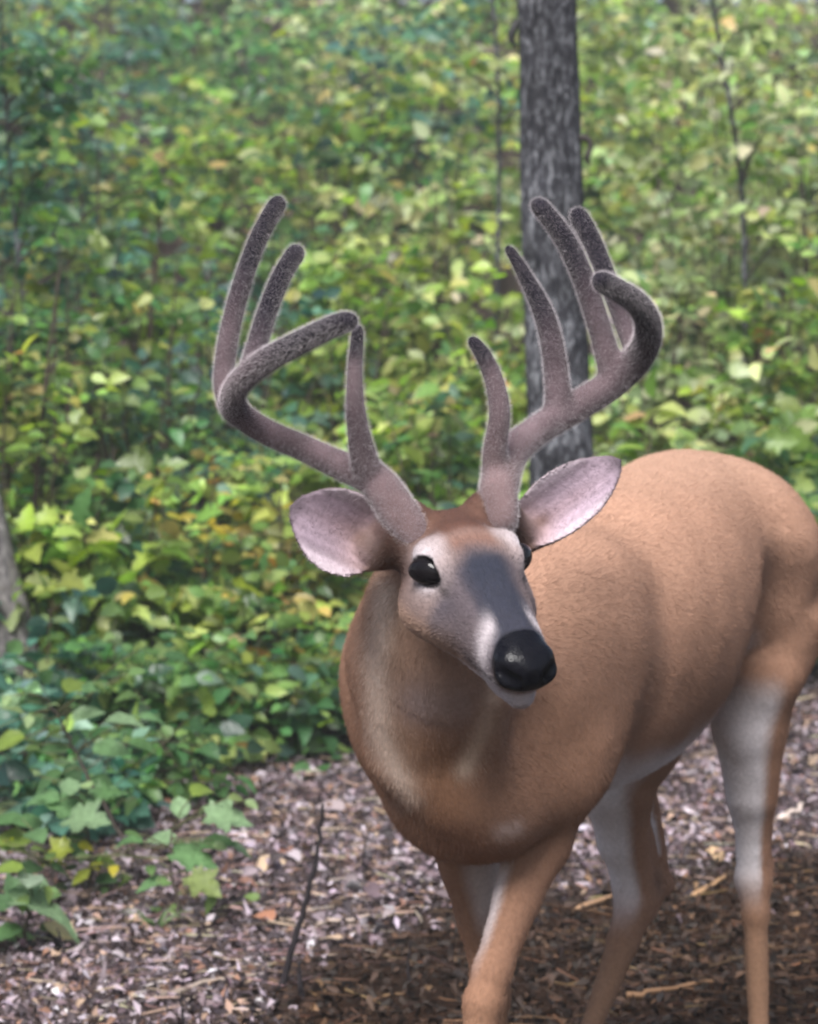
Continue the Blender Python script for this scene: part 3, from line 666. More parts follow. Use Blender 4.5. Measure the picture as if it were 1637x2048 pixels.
def surface_nets(F, ax):
    S = F < 0
    nx, ny, nz = F.shape
    cnt = np.zeros((nx - 1, ny - 1, nz - 1), np.int8)
    offs = [(i, j, k) for i in (0, 1) for j in (0, 1) for k in (0, 1)]
    for i, j, k in offs: cnt += S[i:nx - 1 + i, j:ny - 1 + j, k:nz - 1 + k]
    act = (cnt > 0) & (cnt < 8)
    I, J, K = np.nonzero(act); n = len(I)
    idx = np.full(act.shape, -1, np.int32); idx[I, J, K] = np.arange(n)
    cv = np.stack([F[I + i, J + j, K + k] for i, j, k in offs], 1)
    cp = np.stack([np.stack([ax[0][I + i], ax[1][J + j], ax[2][K + k]], -1) for i, j, k in offs], 1)
    acc = np.zeros((n, 3)); num = np.zeros(n)
    for a in range(8):
        for b in range(a + 1, 8):
            if sum(x != y for x, y in zip(offs[a], offs[b])) != 1: continue
            va, vb = cv[:, a], cv[:, b]; m = (va < 0) != (vb < 0)
            t = np.where(m, va / np.where(m, va - vb, 1), 0)[:, None]
            acc += np.where(m[:, None], cp[:, a] + t * (cp[:, b] - cp[:, a]), 0); num += m
    V = acc / num[:, None]
    faces = []
    for axis in range(3):
        sl0 = [slice(None)] * 3; sl1 = [slice(None)] * 3
        sl0[axis] = slice(0, -1); sl1[axis] = slice(1, None)
        s0, s1 = S[tuple(sl0)], S[tuple(sl1)]
        E = np.argwhere(s0 != s1)
        o1, o2 = [(1, 2), (2, 0), (0, 1)][axis]
        ok = (E[:, o1] > 0) & (E[:, o2] > 0) & (E[:, o1] < F.shape[o1] - 1) & (E[:, o2] < F.shape[o2] - 1)
        E = E[ok]; ins = s0[tuple(E.T)]
        def cell(a, b):
            c = E.copy(); c[:, o1] -= a; c[:, o2] -= b; return idx[tuple(c.T)]
        q = np.stack([cell(1, 1), cell(0, 1), cell(0, 0), cell(1, 0)], 1)
        q[~ins] = q[~ins][:, ::-1]
        faces.append(q)
    return V, np.vstack(faces)

def mesh_normals(V, Q):
    fn = np.cross(V[Q[:, 2]] - V[Q[:, 0]], V[Q[:, 3]] - V[Q[:, 1]])
    N = np.zeros_like(V)
    for k in range(4): np.add.at(N, Q[:, k], fn)
    return unit(N)

def axis_grid(lo, hi, flo, fhi, fine, coarse):
    return np.concatenate([np.arange(lo, flo, coarse), np.arange(flo, fhi, fine), np.arange(fhi, hi, coarse)])

# --- head frame: f towards the nose, s to the deer's own left, u up
HD = 3.60
yaw, pit, rol = R(20.5), R(21), R(8)
hF = np.array([math.sin(yaw) * math.cos(pit), -math.cos(yaw) * math.cos(pit), -math.sin(pit)])
s0 = np.array([math.cos(yaw), math.sin(yaw), 0]); u0 = np.cross(hF, s0)
hS = math.cos(rol) * s0 + math.sin(rol) * u0; hU = math.cos(rol) * u0 - math.sin(rol) * s0
hO = at(941, 1135, HD)
HS = 1.0
def hp(f, s, u): return hO + HS * (f * hF + s * hS + u * hU)
def dip(f): return .030 * smoothstep(.02, .16, f)          # the muzzle hangs below the eye line
def hn(f, s, u): return hp(f, s, u - float(dip(np.array(f))))
def hloc(p):
    v = (p - hO) / HS; return v @ hF, v @ hS, v @ hU

def lut(xs, *ys):
    """smooth interpolation tables"""
    xs = np.asarray(xs, float); t = np.linspace(xs[0], xs[-1], 400); out = []
    for y in ys:
        y = np.asarray(y, float); m = np.gradient(y, xs)
        i = np.clip(np.searchsorted(xs, t) - 1, 0, len(xs) - 2); h = xs[i + 1] - xs[i]; u = (t - xs[i]) / h
        out.append((2 * u**3 - 3 * u**2 + 1) * y[i] + (u**3 - 2 * u**2 + u) * h * m[i] + (-2 * u**3 + 3 * u**2) * y[i + 1] + (u**3 - u**2) * h * m[i + 1])
    return lambda x: [np.interp(x, t, o) for o in out]

head_tab = lut([-.13, -.10, -.06, -.02, .01, .04, .07, .10, .135, .165, .185, .197, .206],
               [.020, .028, .034, .040, .040, .034, .024, .013, .000, -.012, -.021, -.029, -.039],      # top line
               [-.050, -.075, -.098, -.106, -.107, -.106, -.104, -.100, -.093, -.084, -.076, -.069, -.058],  # jaw line
               [.035, .052, .063, .068, .066, .058, .051, .046, .0400, .0365, .0325, .026, .010])   # half width
def head_fn(p):
    f, s, u = hloc(p)
    top, bot, w = head_tab(f)
    zc = (top + bot) * 0.5; h = (top - bot) * 0.5; v = (u - zc) / h
    low = np.clip(-v, 0, 1.2)
    jaw = 0.10 * smoothstep(.16, .06, f) + 0.10
    wv = w * (1 - jaw * low**1.5) * (1 - 0.12 * np.clip(v, 0, 1))
    ex = 2.3 + .5 * smoothstep(.14, .18, f)
    r = (np.abs(s / wv)**ex + np.abs(v)**ex)**(1 / ex)
    d = (r - 1) * np.minimum(w, h)
    d = np.maximum(d, np.maximum(-.13 - f, f - .206))
    return d * 0.85 * HS

# --- torso: stations along the spine, in plan from the chest to the rump
tA = unit(np.array([.42, .90])); tL = np.array([tA[1], -tA[0]]); tO = np.array([.065, 3.98])
body_tab = lut([-.05, 0.0, .07, .17, .30, .45, .60, .74, .86, .98, 1.08, 1.15],
               [.84, .90, .93, .955, .985, 1.02, 1.05, 1.068, 1.08, 1.07, 1.02, .93],        # back line
               [.76, .63, .585, .575, .580, .595, .615, .655, .725, .76, .79, .85],              # belly line
               [.03, .10, .135, .154, .172, .180, .178, .162, .142, .150, .13, .05],            # half width
               [-.035, -.035, -.035, -.03, -.014, .002, .005, .005, .005, .0, -.01, -.01])                 # sideways bend
def body_fn(p):
    q = p[..., :2] - tO; t = q @ tA; l = q @ tL
    top, bot, w, c = body_tab(t)
    zc = bot + (top - bot) * 0.52; v = (p[..., 2] - zc) / np.where(p[..., 2] > zc, top - zc, zc - bot)
    low = np.clip(-v, 0, 1.3)
    tuck = 0.28 * smoothstep(.45, .05, t) + 0.35 * smoothstep(.62, .85, t) + .05
    wv = w * (1 - tuck * low**1.4)
    r = (np.abs((l - c) / wv)**2.15 + np.abs(v)**2.15)**(1 / 2.15)
    d = (r - 1) * np.minimum(w, (top - bot) * .5)
    return np.maximum(d, np.maximum(-.05 - t, t - 1.15)) * 0.85

def ear_fn(B, T, N, W, depth):
    B = np.asarray(B); ax = T - B; Ln = np.linalg.norm(ax); a = ax / Ln; N = unit(N - a * (N @ a)); b = np.cross(a, N)
    tab = lut([0, .12, .3, .5, .7, .86, .96, 1.0], np.array([.55, .80, .98, 1.0, .84, .54, .25, .04]) * W)
    def fn(p):
        v = p - B; al = v @ a / Ln; be = v @ b; ga = v @ N
        w, = tab(np.clip(al, 0, 1))
        g0 = depth * ((be / W)**2 - .35) * (1 - .45 * np.clip(al, 0, 1)) * 1.4
        th = .0038 + .004 * smoothstep(.35, 0, al)
        d = np.maximum(np.abs(ga - g0) * .7 - th, np.abs(be) - w)
        return np.maximum(d, np.maximum(-al, al - 1) * Ln)
    return fn, a, N

EAR_R = dict(B=at(758, 1098, HD + .075), T=at(583, 1012, HD + .06), N=np.array([-.30, -.93, .12]), W=.051, depth=.030)  # deer's right ear (left in the picture)
EAR_L = dict(B=at(1038, 1072, HD + .135), T=at(1243, 918, HD + .16), N=np.array([.10, -.95, .25]), W=.0385, depth=.020)
ear_r, ear_r_a, ear_r_n = ear_fn(**EAR_R); ear_l, ear_l_a, ear_l_n = ear_fn(**EAR_L)

def eye_frame(sg):
    v = .65 * hF - sg * .55 * hS + .01 * hU; n = .60 * hF + sg * .71 * hS + .24 * hU
    v = unit(v); n = unit(n - v * (n @ v)); w = np.cross(n, v); w = w if w @ hU > 0 else -w
    return hp(.0120, sg * (.0655 if sg > 0 else .0618), .0085), v, w, n
def ell_fn(c, v, w, n, a, b, d):
    def fn(p):
        q = p - c; x, y, z = q @ v / a, q @ w / b, q @ n / d
        y = y + .18 * (x * x - .3)                       # arched upper lid
        k = np.sqrt(x * x + y * y + z * z); return (k - 1) * min(a, b, d)
    return fn
PR = []   # (group, fn, lo, hi, blend)
def cone(g, a, b, ra, rb, k=.03, e=None, q=1.0):
    a, b = np.asarray(a, float), np.asarray(b, float); r = max(ra, rb) * max(1, q)
    PR.append((g, cone_fn(a, b, ra, rb, e, q), np.minimum(a, b) - r, np.maximum(a, b) + r, k))

PR.append(('torso', body_fn, [-.25, 3.85, .5], [.80, 5.15, 1.12], .01))
def bp(t, l, z):                       # torso coordinates -> world
    q = tO + tA * t + tL * l; return np.array([q[0], q[1], z])
# neck
cone('neck', at(893, 1125, 3.745), at(880, 1225, 3.83), .060, .076, .045)
cone('neck', at(880, 1225, 3.83), at(875, 1310, 3.92), .076, .098, .08)
cone('neck', at(872, 1310, 3.92), at(895, 1420, 4.06), .102, .130, .05)
cone('neck', at(900, 1330, 3.83), at(880, 1480, 3.95), .034, .055, .08)         # windpipe line
cone('neck', at(815, 1200, 3.79), at(800, 1500, 3.96), .030, .044, .028)         # muscle strap on the right of the neck
cone('neck', at(990, 1390, 3.83), at(945, 1570, 3.945), .024, .034, .022)         # strap on the left of the neck
# brisket and shoulders
cone('torso', at(925, 1550, 3.99), at(945, 1610, 4.03), .080, .070, .06)
cone('torso', bp(.09, -.120, .80), bp(.12, -.105, .67), .070, .058, .07)
cone('torso', bp(.16, .066, .84), bp(.10, .066, .65), .066, .057, .10)
cone('torso', bp(.03, .04, .605), bp(.06, -.06, .61), .05, .05, .05)
cone('torso', bp(.26, .085, .90), bp(.10, .084, .76), .030, .036, .10)               # shoulder blade and point of shoulder
cone('torso', bp(.20, -.112, .90), bp(.06, -.108, .76), .030, .036, .06)
cone('torso', bp(.24, .092, .80), bp(.16, .086, .66), .040, .045, .10)               # muscle behind the upper arm
# haunches
cone('torso', bp(.95, .075, .92), bp(1.0, .085, .77), .110, .080, .07)
cone('torso', bp(.93, -.075, .93), bp(.95, -.10, .74), .120, .105, .07)
# left foreleg (right in the picture): elbow, knee, fetlock, hoof
def leg(g, pts, e=None, q=1.0, k=.013):
    for (p, r), (p2, r2) in zip(pts[:-1], pts[1:]): cone(g, p, p2, r, r2, k, e, q)
FL = [(bp(.13, .095, .70), .066), (at(1078, 1680, 4.08), .044), (at(1035, 1800, 4.04), .0305), (at(985, 1940, 3.99), .0245),
      (at(968, 2005, 3.98), .0255), (at(962, 2060, 3.98), .0215), (at(958, 2300, 3.96), .0155), (at(955, 2390, 3.95), .023), (at(948, 2470, 3.92), .019), (at(944, 2540, 3.88), .028)]
FR = [(bp(.14, -.09, .66), .060), (at(948, 1740, 4.22), .043), (at(965, 1850, 4.24), .031), (at(978, 1960, 4.26), .0255),
      (at(980, 1995, 4.26), .028), (at(980, 2050, 4.26), .022), (at(978, 2250, 4.27), .017), (at(978, 2340, 4.26), .022), (at(974, 2400, 4.23), .018), (at(972, 2440, 4.19), .027)]
leg('leg_fl', FL); leg('leg_fr', FR)
# left hind (far right in the picture): hip, stifle, gaskin, hock, cannon
HL = [(bp(1.01, .085, .80), .105), (at(1518, 1335, 4.83), .072), (at(1500, 1450, 4.86), .058), (at(1503, 1590, 4.895), .039), (at(1506, 1700, 4.925), .0265),
      (at(1506, 1755, 4.93), .027), (at(1512, 1830, 4.925), .0190), (at(1518, 2080, 4.92), .0160), (at(1520, 2150, 4.915), .023), (at(1519, 2205, 4.89), .019), (at(1518, 2235, 4.85), .028)]
HR = [(bp(.96, -.09, .80), .10), (at(1262, 1470, 4.66), .078), (at(1234, 1570, 4.66), .056), (at(1248, 1680, 4.70), .038), (at(1268, 1765, 4.73), .0305),
      (at(1272, 1810, 4.73), .030), (at(1248, 1880, 4.70), .0215), (at(1165, 2100, 4.62), .0170), (at(1143, 2180, 4.60), .023), (at(1125, 2240, 4.56), .019), (at(1110, 2290, 4.51), .028)]
leg('leg_hl', HL); leg('leg_hr', HR)
cone('leg_hl', at(1535, 1560, 4.96), at(1522, 1735, 4.99), .016, .016, .018)      # heel tendon and point of hock
cone('leg_hl', at(1522, 1735, 4.99), at(1510, 1765, 4.94), .018, .022, .02)
cone('leg_hr', at(1288, 1540, 4.78), at(1329, 1765, 4.79), .018, .013, .014)
cone('leg_hr', at(1270, 1620, 4.73), at(1308, 1762, 4.76), .020, .016, .02)
cone('leg_hr', at(1331, 1768, 4.80), at(1285, 1800, 4.74), .0165, .024, .015)
# tail
cone('torso', bp(1.12, 0, 1.0), bp(1.20, 0, .80), .040, .028, .03)
# head
PR.append(('head', head_fn, hO - .26, hO + .26, .022))
cone('head', hp(-.010, .046, .016), hp(.022, .045, .013), .019, .018, .02)        # brow ridges
cone('head', hp(-.012, -.046, .018), hp(.022, -.045, .014), .020, .018, .02)
cone('head', hp(.035, .040, -.048), hp(-.03, .046, -.062), .022, .028, .03)          # cheeks
cone('head', hp(.035, -.040, -.048), hp(-.03, -.046, -.062), .022, .028, .03)
cone('head', hp(-.055, .042, .005), at(999, 1000, HD + .105), .017, .018, .015)          # pedicles
cone('head', hp(-.055, -.045, .000), at(812, 1040, HD + .05), .020, .020, .02)
cone('head', hp(-.03, .0, .008), hp(-.065, 0, .010), .026, .028, .03)             # crown tuft
cone('head', hp(-.085, .055, .025), EAR_L['B'], .030, .024, .025)                 # ear roots
cone('head', hp(-.085, -.055, .025), EAR_R['B'], .030, .026, .025)
cone('head', hn(.168, .0, -.058), hn(.13, 0, -.062), .016, .021, .010)            # chin
cone('head', hn(.180, .0215, -.010), hn(.186, .0235, -.021), .0130, .0125, .010)       # wings of the nostrils
cone('head', hn(.180, -.0215, -.010), hn(.186, -.0235, -.021), .0130, .0125, .010)
for g, fn, E in (('ear_r', ear_r, EAR_R), ('ear_l', ear_l, EAR_L)):
    lo = np.minimum(E['B'], E['T']) - .06; hi = np.maximum(E['B'], E['T']) + .06
    PR.append((g, fn, lo, hi, .012))

def build_deer():
    fl = Field(axis_grid(-.24, .82, -.19, .30, .0036, .008), axis_grid(3.30, 5.22, 3.36, 3.84, .0036, .008), axis_grid(-.03, 1.20, .75, 1.10, .0036, .008))
    for g, fn, lo, hi, k in PR: fl.add(fn, lo, hi, k)
    a, b = bp(.84, .210, .84), bp(.80, .165, .68)
    fl.cut(cone_fn(a, b, .066, .088), np.minimum(a, b) - .09, np.maximum(a, b) + .09, .07)       # hollow of the flank
    # mouth line, nostrils, eye sockets
    for sg in (1, -1):
        a, b = hn(.203, sg * .0205, -.0235), hn(.191, sg * .038, -.0095)
        fl.cut(cone_fn(a, b, .0082, .0056), np.minimum(a, b) - .01, np.maximum(a, b) + .01, .005)
        a, b = hn(.190, sg * .030, -.0435), hn(.105, sg * .046, -.046)
        fl.cut(cone_fn(a, b, .0032, .0022), np.minimum(a, b) - .01, np.maximum(a, b) + .01, .004)
        ec, ev, ew, en = eye_frame(sg)
        fl.cut(ell_fn(ec + en * .005, ev, ew, en, .0268, .0176, .0125), ec - .04, ec + .04, .005)
    a, b = hn(.2085, 0, -.042), hn(.2075, 0, -.022)
    fl.cut(cone_fn(a, b, .0028, .0018), np.minimum(a, b) - .01, np.maximum(a, b) + .01, .004)
    a, b = hn(.199, .026, -.0435), hn(.199, -.026, -.0435)
    fl.cut(cone_fn(a, b, .002, .002), np.minimum(a, b) - .01, np.maximum(a, b) + .01, .004)
    V, Q = surface_nets(fl.F, fl.ax); N = mesh_normals(V, Q)
    amp = np.where(np.linalg.norm(V - hO, axis=1) < .30, .0008, .0030)                 # muscle and sinew unevenness
    V = V + N * (amp * ((vnoise(V * 9, 51) - .5) * 2 + (vnoise(V * 23, 52) - .5) * 1.0))[:, None]
    return V, Q

def groups_of(V):
    names = sorted({p[0] for p in PR}); D = np.full((len(V), len(names)), 1.0)
    for g, fn, lo, hi, k in PR:
        i = names.index(g); m = np.all((V > np.asarray(lo) - .05) & (V < np.asarray(hi) + .05), axis=1)
        if m.any(): D[m, i] = np.minimum(D[m, i], fn(V[m]))
    W = np.exp(-np.clip(D, -.05, .3) / .012); W /= W.sum(1, keepdims=True)
    return {n: W[:, i] for i, n in enumerate(names)}

def mixc(c, col, w):
    return c + (np.asarray(col) - c) * np.clip(w, 0, 1)[:, None]

def paint_deer(V, N):
    G = groups_of(V); n = len(V)
    z = V[:, 2]; q = V[:, :2] - tO; t = q @ tA; l = q @ tL
    nz1 = vnoise(V * 9, 1); nz2 = vnoise(V * 30, 2)
    tan = np.array([.350, .203, .140]); c = np.tile(tan, (n, 1))
    c *= (0.88 + .24 * nz1)[:, None]
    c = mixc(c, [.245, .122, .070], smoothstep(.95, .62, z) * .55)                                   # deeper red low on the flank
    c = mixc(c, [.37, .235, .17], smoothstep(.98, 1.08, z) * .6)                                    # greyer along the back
    white = np.array([.74, .69, .71])
    # belly
    c = mixc(c, white, smoothstep(-.45, -.8, N[:, 2]) * G['torso'] * smoothstep(.10, .25, t) * .9)
    # neck region that takes the painted light straps and dark windpipe
    nk = G['neck'] + G['torso'] * smoothstep(.10, -.02, t)
    px = 818.5 + V[:, 0] / V[:, 1] * FPX; py = HOR - (z - CAMZ) / V[:, 1] * FPX
    return G, c, nk, white, px, py, t, l, nz1, nz2

def deer_colours(V, N):
    G, c, nk, white, px, py, t, l, nz1, nz2 = paint_deer(V, N)
    z = V[:, 2]
    # light and shade of the neck straps painted in, plus throat patch and tuft
    def stroke(c, pts, r, col, a):
        P = np.array([at(*p) for p in pts]); d2 = np.full(len(V), 9.)
        for p, p2 in zip(P[:-1], P[1:]):
            ba = (p2 - p)[[0, 2]]; pa = (V - p)[:, [0, 2]]; h = np.clip(pa @ ba / (ba @ ba), 0, 1)
            d2 = np.minimum(d2, ((pa - h[:, None] * ba)**2).sum(1))
        return mixc(c, col, a * np.exp(-d2 / r**2) * np.clip(nk + G['torso'] * smoothstep(.2, .1, t), 0, 1) * smoothstep(.1, -.3, N[:, 1]))
    c = stroke(c, [(800, 1240, 3.76), (800, 1420, 3.86), (850, 1540, 3.92)], .030, [.40, .26, .18], .5)
    c = stroke(c, [(775, 1190, 3.73), (752, 1330, 3.84), (760, 1470, 3.90), (820, 1590, 3.96)], .017, [.70, .55, .46], .95)
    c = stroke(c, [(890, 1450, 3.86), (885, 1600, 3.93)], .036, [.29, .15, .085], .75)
    c = stroke(c, [(985, 1380, 3.83), (968, 1450, 3.86), (930, 1530, 3.92)], .013, [.68, .53, .42], .85)
    c = stroke(c, [(850, 1400, 3.80), (915, 1405, 3.80)], .030, [.44, .36, .37], .85)
    c = stroke(c, [(890, 1670, 3.96), (990, 1680, 3.98)], .026, [.20, .10, .065], .6)  # shade under the brisket, painted in
    c = stroke(c, [(1000, 1655, 3.98), (1030, 1650, 3.98)], .012, [.60, .47, .43], .6)
    f, s, u = hloc(V); hd = np.maximum(G['head'] + .6 * G['neck'] * smoothstep(-.16, -.10, f), smoothstep(.010, .003, head_fn(V)) * smoothstep(-.10, -.06, f))
    # throat patch just behind the jaw
    c = mixc(c, [.50, .41, .40], np.clip(G['neck'] + G['head'], 0, 1) * np.exp(-((f + .015) / .06)**2 - (s / .06)**2) * smoothstep(-.10, -.13, u) * .9)
    # legs
    L_in = {'leg_fl': -1, 'leg_fr': 1, 'leg_hl': -1, 'leg_hr': 1}
    for g, sgn in L_in.items():
        front = -(N[:, 0] * tA[0] + N[:, 1] * tA[1]); side = (N[:, 0] * tL[0] + N[:, 1] * tL[1]) * sgn
        if g.startswith('leg_h'):
            w = smoothstep(.35, -.15, N[:, 1]) * smoothstep(.33, .43, z)
            if g == 'leg_hl': w = w * smoothstep(.80, .35, N[:, 0] - .25 * N[:, 1]) * smoothstep(.74, .68, z) * .95
            else: w = w * smoothstep(.45, -.10, N[:, 0]) * .95
            low = [.25, .145, .09]
        else:
            w = smoothstep(.1, .7, side + .15 * front) * smoothstep(.38, .48, z) * smoothstep(.66, .58, z) * .6
            low = [.22, .12, .072]
        c = mixc(c, white * .95, w * G[g])
        c = mixc(c, low, G[g] * smoothstep(.42, .25, z) * .8)
        c = mixc(c, [.03, .025, .022], G[g] * smoothstep(.062, .05, z))
    c = mixc(c, [.10, .06, .045], G['leg_hr'] * np.exp(-(((V - at(1300, 1765, 4.74))**2).sum(1)) / .022**2) * .8)
    # ---- head
    brown = np.array([.078, .037, .028]); grey = np.array([.36, .27, .25]); slate = np.array([.016, .019, .031]); pale = np.array([.44, .39, .41])
    H = np.clip(hd, 0, 1)
    hc = np.tile(np.array([.185, .133, .123]), (len(V), 1))
    hc = mixc(hc, [.34, .22, .165], smoothstep(-.035, -.065, u))
    hc = mixc(hc, brown, smoothstep(.002, -.026, f) * smoothstep(.014, .028, u))
    hc = mixc(hc, brown * .75, smoothstep(-.02, -.045, f) * smoothstep(.018, .032, u) * .8)
    hc = mixc(hc, brown * .6, np.exp(-((f + .062) / .028)**2) * smoothstep(.030, .05, np.abs(s)) * smoothstep(-.075, -.035, u))   # dark stripe by the ear root
    hc = mixc(hc, [.15, .076, .055], np.exp(-((f - .008) / .022)**2) * smoothstep(.040, .02, np.abs(s)) * smoothstep(.0, .03, u) * .8)
    topline = head_tab(f)[0]; u = u + dip(f)
    top = smoothstep(.022, .008, topline - (u - dip(f)))
    hc = mixc(hc, [.060, .052, .066], smoothstep(.030, .055, f) * smoothstep(-.082, -.040, u) * .92 * (1 - .45 * nz2))
    hc = mixc(hc, slate, smoothstep(.002, .050, f + .012 * (nz2 - .5)) * smoothstep(.050, .012, np.abs(s) + .014 * (nz2 - .5)) * smoothstep(.0, 1., top) * (.80 + .2 * nz1))
    for sg in (1, -1):                                                              # white eye rings
        e2 = ((f - .008) / .040)**2 + ((u - .009) / .032)**2
        hc = mixc(hc, pale, np.exp(-np.clip(e2 - .42, 0, 9) * 3.2) * smoothstep(.030, .046, s * sg) * .95)
        hc = mixc(hc, pale, np.exp(-((f + .010) / .020)**2 - ((u - .028) / .016)**2) * smoothstep(.022, .036, s * sg) * .5)
        ec, ev, ew, en = eye_frame(sg); q = V - ec; xx = q @ ev / .0266; yy = q @ ew / .0180 + .18 * (xx * xx - .3); rr_ = np.sqrt(xx**2 + yy**2)
        near = (np.abs(q @ en) < .03)
        hc = mixc(hc, [.010, .008, .009], smoothstep(1.16, 1.02, rr_) * near)
        hc = mixc(hc, [.03, .025, .025], np.exp(-((f - .048) / .010)**2 - ((u - .000) / .005)**2) * smoothstep(.025, .035, s * sg) * .8)  # tear duct
    # white muzzle band, lips and chin
    hc = mixc(hc, pale, np.exp(-((f - .143 + .25 * (u + .01)) / .015)**2) * smoothstep(.016, .028, np.abs(s)) * smoothstep(-.045, -.03, u) * .85)
    hc = mixc(hc, pale * 1.1, smoothstep(.026, .010, (u - dip(f)) - head_tab(f)[1]) * smoothstep(-.01, .05, f) * .95)
    hc = mixc(hc, pale * 1.05, smoothstep(.12, .16, f) * smoothstep(-.034, -.041, u) * .95)
    mouth = cone_fn(hn(.190, .030, -.0435), hn(.105, .046, -.046), .003, .002); mouth2 = cone_fn(hn(.190, -.030, -.0435), hn(.105, -.046, -.046), .003, .002)
    hc = mixc(hc, [.03, .022, .024], smoothstep(.0045, .001, np.minimum(mouth(V), mouth2(V))) * .85)
    nose = smoothstep(.163, .169, f + .35 * np.clip(u + .005, -.03, .02) + .10 * (np.abs(s) < .02) * 0) * smoothstep(-.0425, -.0395, u)
    hc = mixc(hc, [.004, .004, .006], nose)
    c = c + (hc - c) * H[:, None]
    # ---- ears
    for g, N0 in (('ear_r', ear_r_n), ('ear_l', ear_l_n)):
        E = EAR_R if g == 'ear_r' else EAR_L
        fn = unit(N0); a = unit(E['T'] - E['B']); Ln = np.linalg.norm(E['T'] - E['B']); b = np.cross(a, fn)
        al = (V - E['B']) @ a / Ln; be = (V - E['B']) @ b / E['W']
        ins = smoothstep(-.1, .3, N @ fn)
        ec = np.tile(np.array([.26, .19, .17]), (len(V), 1))
        inner = np.array([.265, .203, .245]) * (.62 + .76 * vnoise(np.stack([be * 9, al * 2.2, be * 0 + 4.7], -1), 61))[:, None]
        inner = mixc(inner, [.46, .40, .43], smoothstep(.55, .9, np.abs(be)) * .6)
        inner = mixc(inner, [.22, .15, .17], np.exp(-((be - .1) / .3)**2 - ((al - .45) / .3)**2) * .6)
        inner = mixc(inner, [.05, .03, .04], np.exp(-((be - .05) / .22)**2 - ((al - .22) / .09)**2) * .95)
        ec = ec + (inner - ec) * ins[:, None]
        ec = mixc(ec, [.07, .055, .065], smoothstep(.82, .98, al) * .8)
        tab = np.interp(al, [0, .12, .3, .5, .7, .86, .96, 1.0], [.55, .80, .98, 1.0, .84, .54, .25, .04])
        ec = mixc(ec, [.12, .09, .10], smoothstep(.88, .99, np.abs(be) / tab) * .6 * smoothstep(.3, .6, al))
        c = c + (ec - c) * (G[g] * smoothstep(-.02, .08, al))[:, None]
    return np.clip(c, .003, .9), G, H, nose * H

def hair_object(name, roots, tips_dir, length, rad, cols, parent, mat, bend=.35, seed=3, npt=4, jitter=.12, tipcols=None):
    """short hair strands as real curves, rooted on the skin"""
    r = np.random.default_rng(seed); n = len(roots)
    nrm, flow = tips_dir
    ts = np.linspace(0, 1, npt)
    jit = r.normal(0, jitter, (n, 3))
    d0 = unit(nrm * (1 - bend) + flow * bend + jit); d1 = unit(nrm * .25 * (1 - bend) + flow * (bend + .35) + jit * 1.2)
    P = roots[:, None] - nrm[:, None] * .001 + length[:, None, None] * (d0[:, None] * ts[None, :, None] * .6 + d1[:, None] * (ts[None, :, None]**1.6) * .5)
    cu = bpy.data.hair_curves.new(name); cu.add_curves([npt] * n)
    P = P - np.array(parent_world(parent))
    cu.points.foreach_set('position', P.astype(np.float32).ravel())
    ra = cu.attributes.get('radius') or cu.attributes.new('radius', 'FLOAT', 'POINT')
    ra.data.foreach_set('value', (rad[:, None] * (1 - .85 * ts[None])).astype(np.float32).ravel())
    tc = cols if tipcols is None else tipcols
    ca = cu.attributes.new('col', 'FLOAT_COLOR', 'POINT')
    c4 = np.ones((n, npt, 4), np.float32); c4[..., :3] = cols[:, None] + (tc - cols)[:, None] * ts[None, :, None]; ca.data.foreach_set('color', c4.ravel())
    cu.materials.append(mat)
    o = bpy.data.objects.new(name, cu); COL.objects.link(o); o.parent = parent
    return o

def sample_surface(V, Q, wt, n, seed):
    r = np.random.default_rng(seed)
    ar = np.linalg.norm(np.cross(V[Q[:, 2]] - V[Q[:, 0]], V[Q[:, 3]] - V[Q[:, 1]]), axis=1) * .5 * wt[Q].mean(1)
    cs = np.cumsum(ar); k = np.searchsorted(cs, r.random(n) * cs[-1]); k = np.minimum(k, len(Q) - 1)
    a, b = r.random(n), r.random(n)
    w = np.stack([(1 - a) * (1 - b), a * (1 - b), a * b, (1 - a) * b], 1)
    return Q[k], w

def hair_mat(name, rough=.65):
    m, n, l, b = new_mat(name)
    a = n.new('ShaderNodeAttribute'); a.attribute_name = 'col'
    l.new(a.outputs['Color'], b.inputs['Base Color']); b.inputs['Roughness'].default_value = rough
    b.inputs['Specular IOR Level'].default_value = .25
    return m

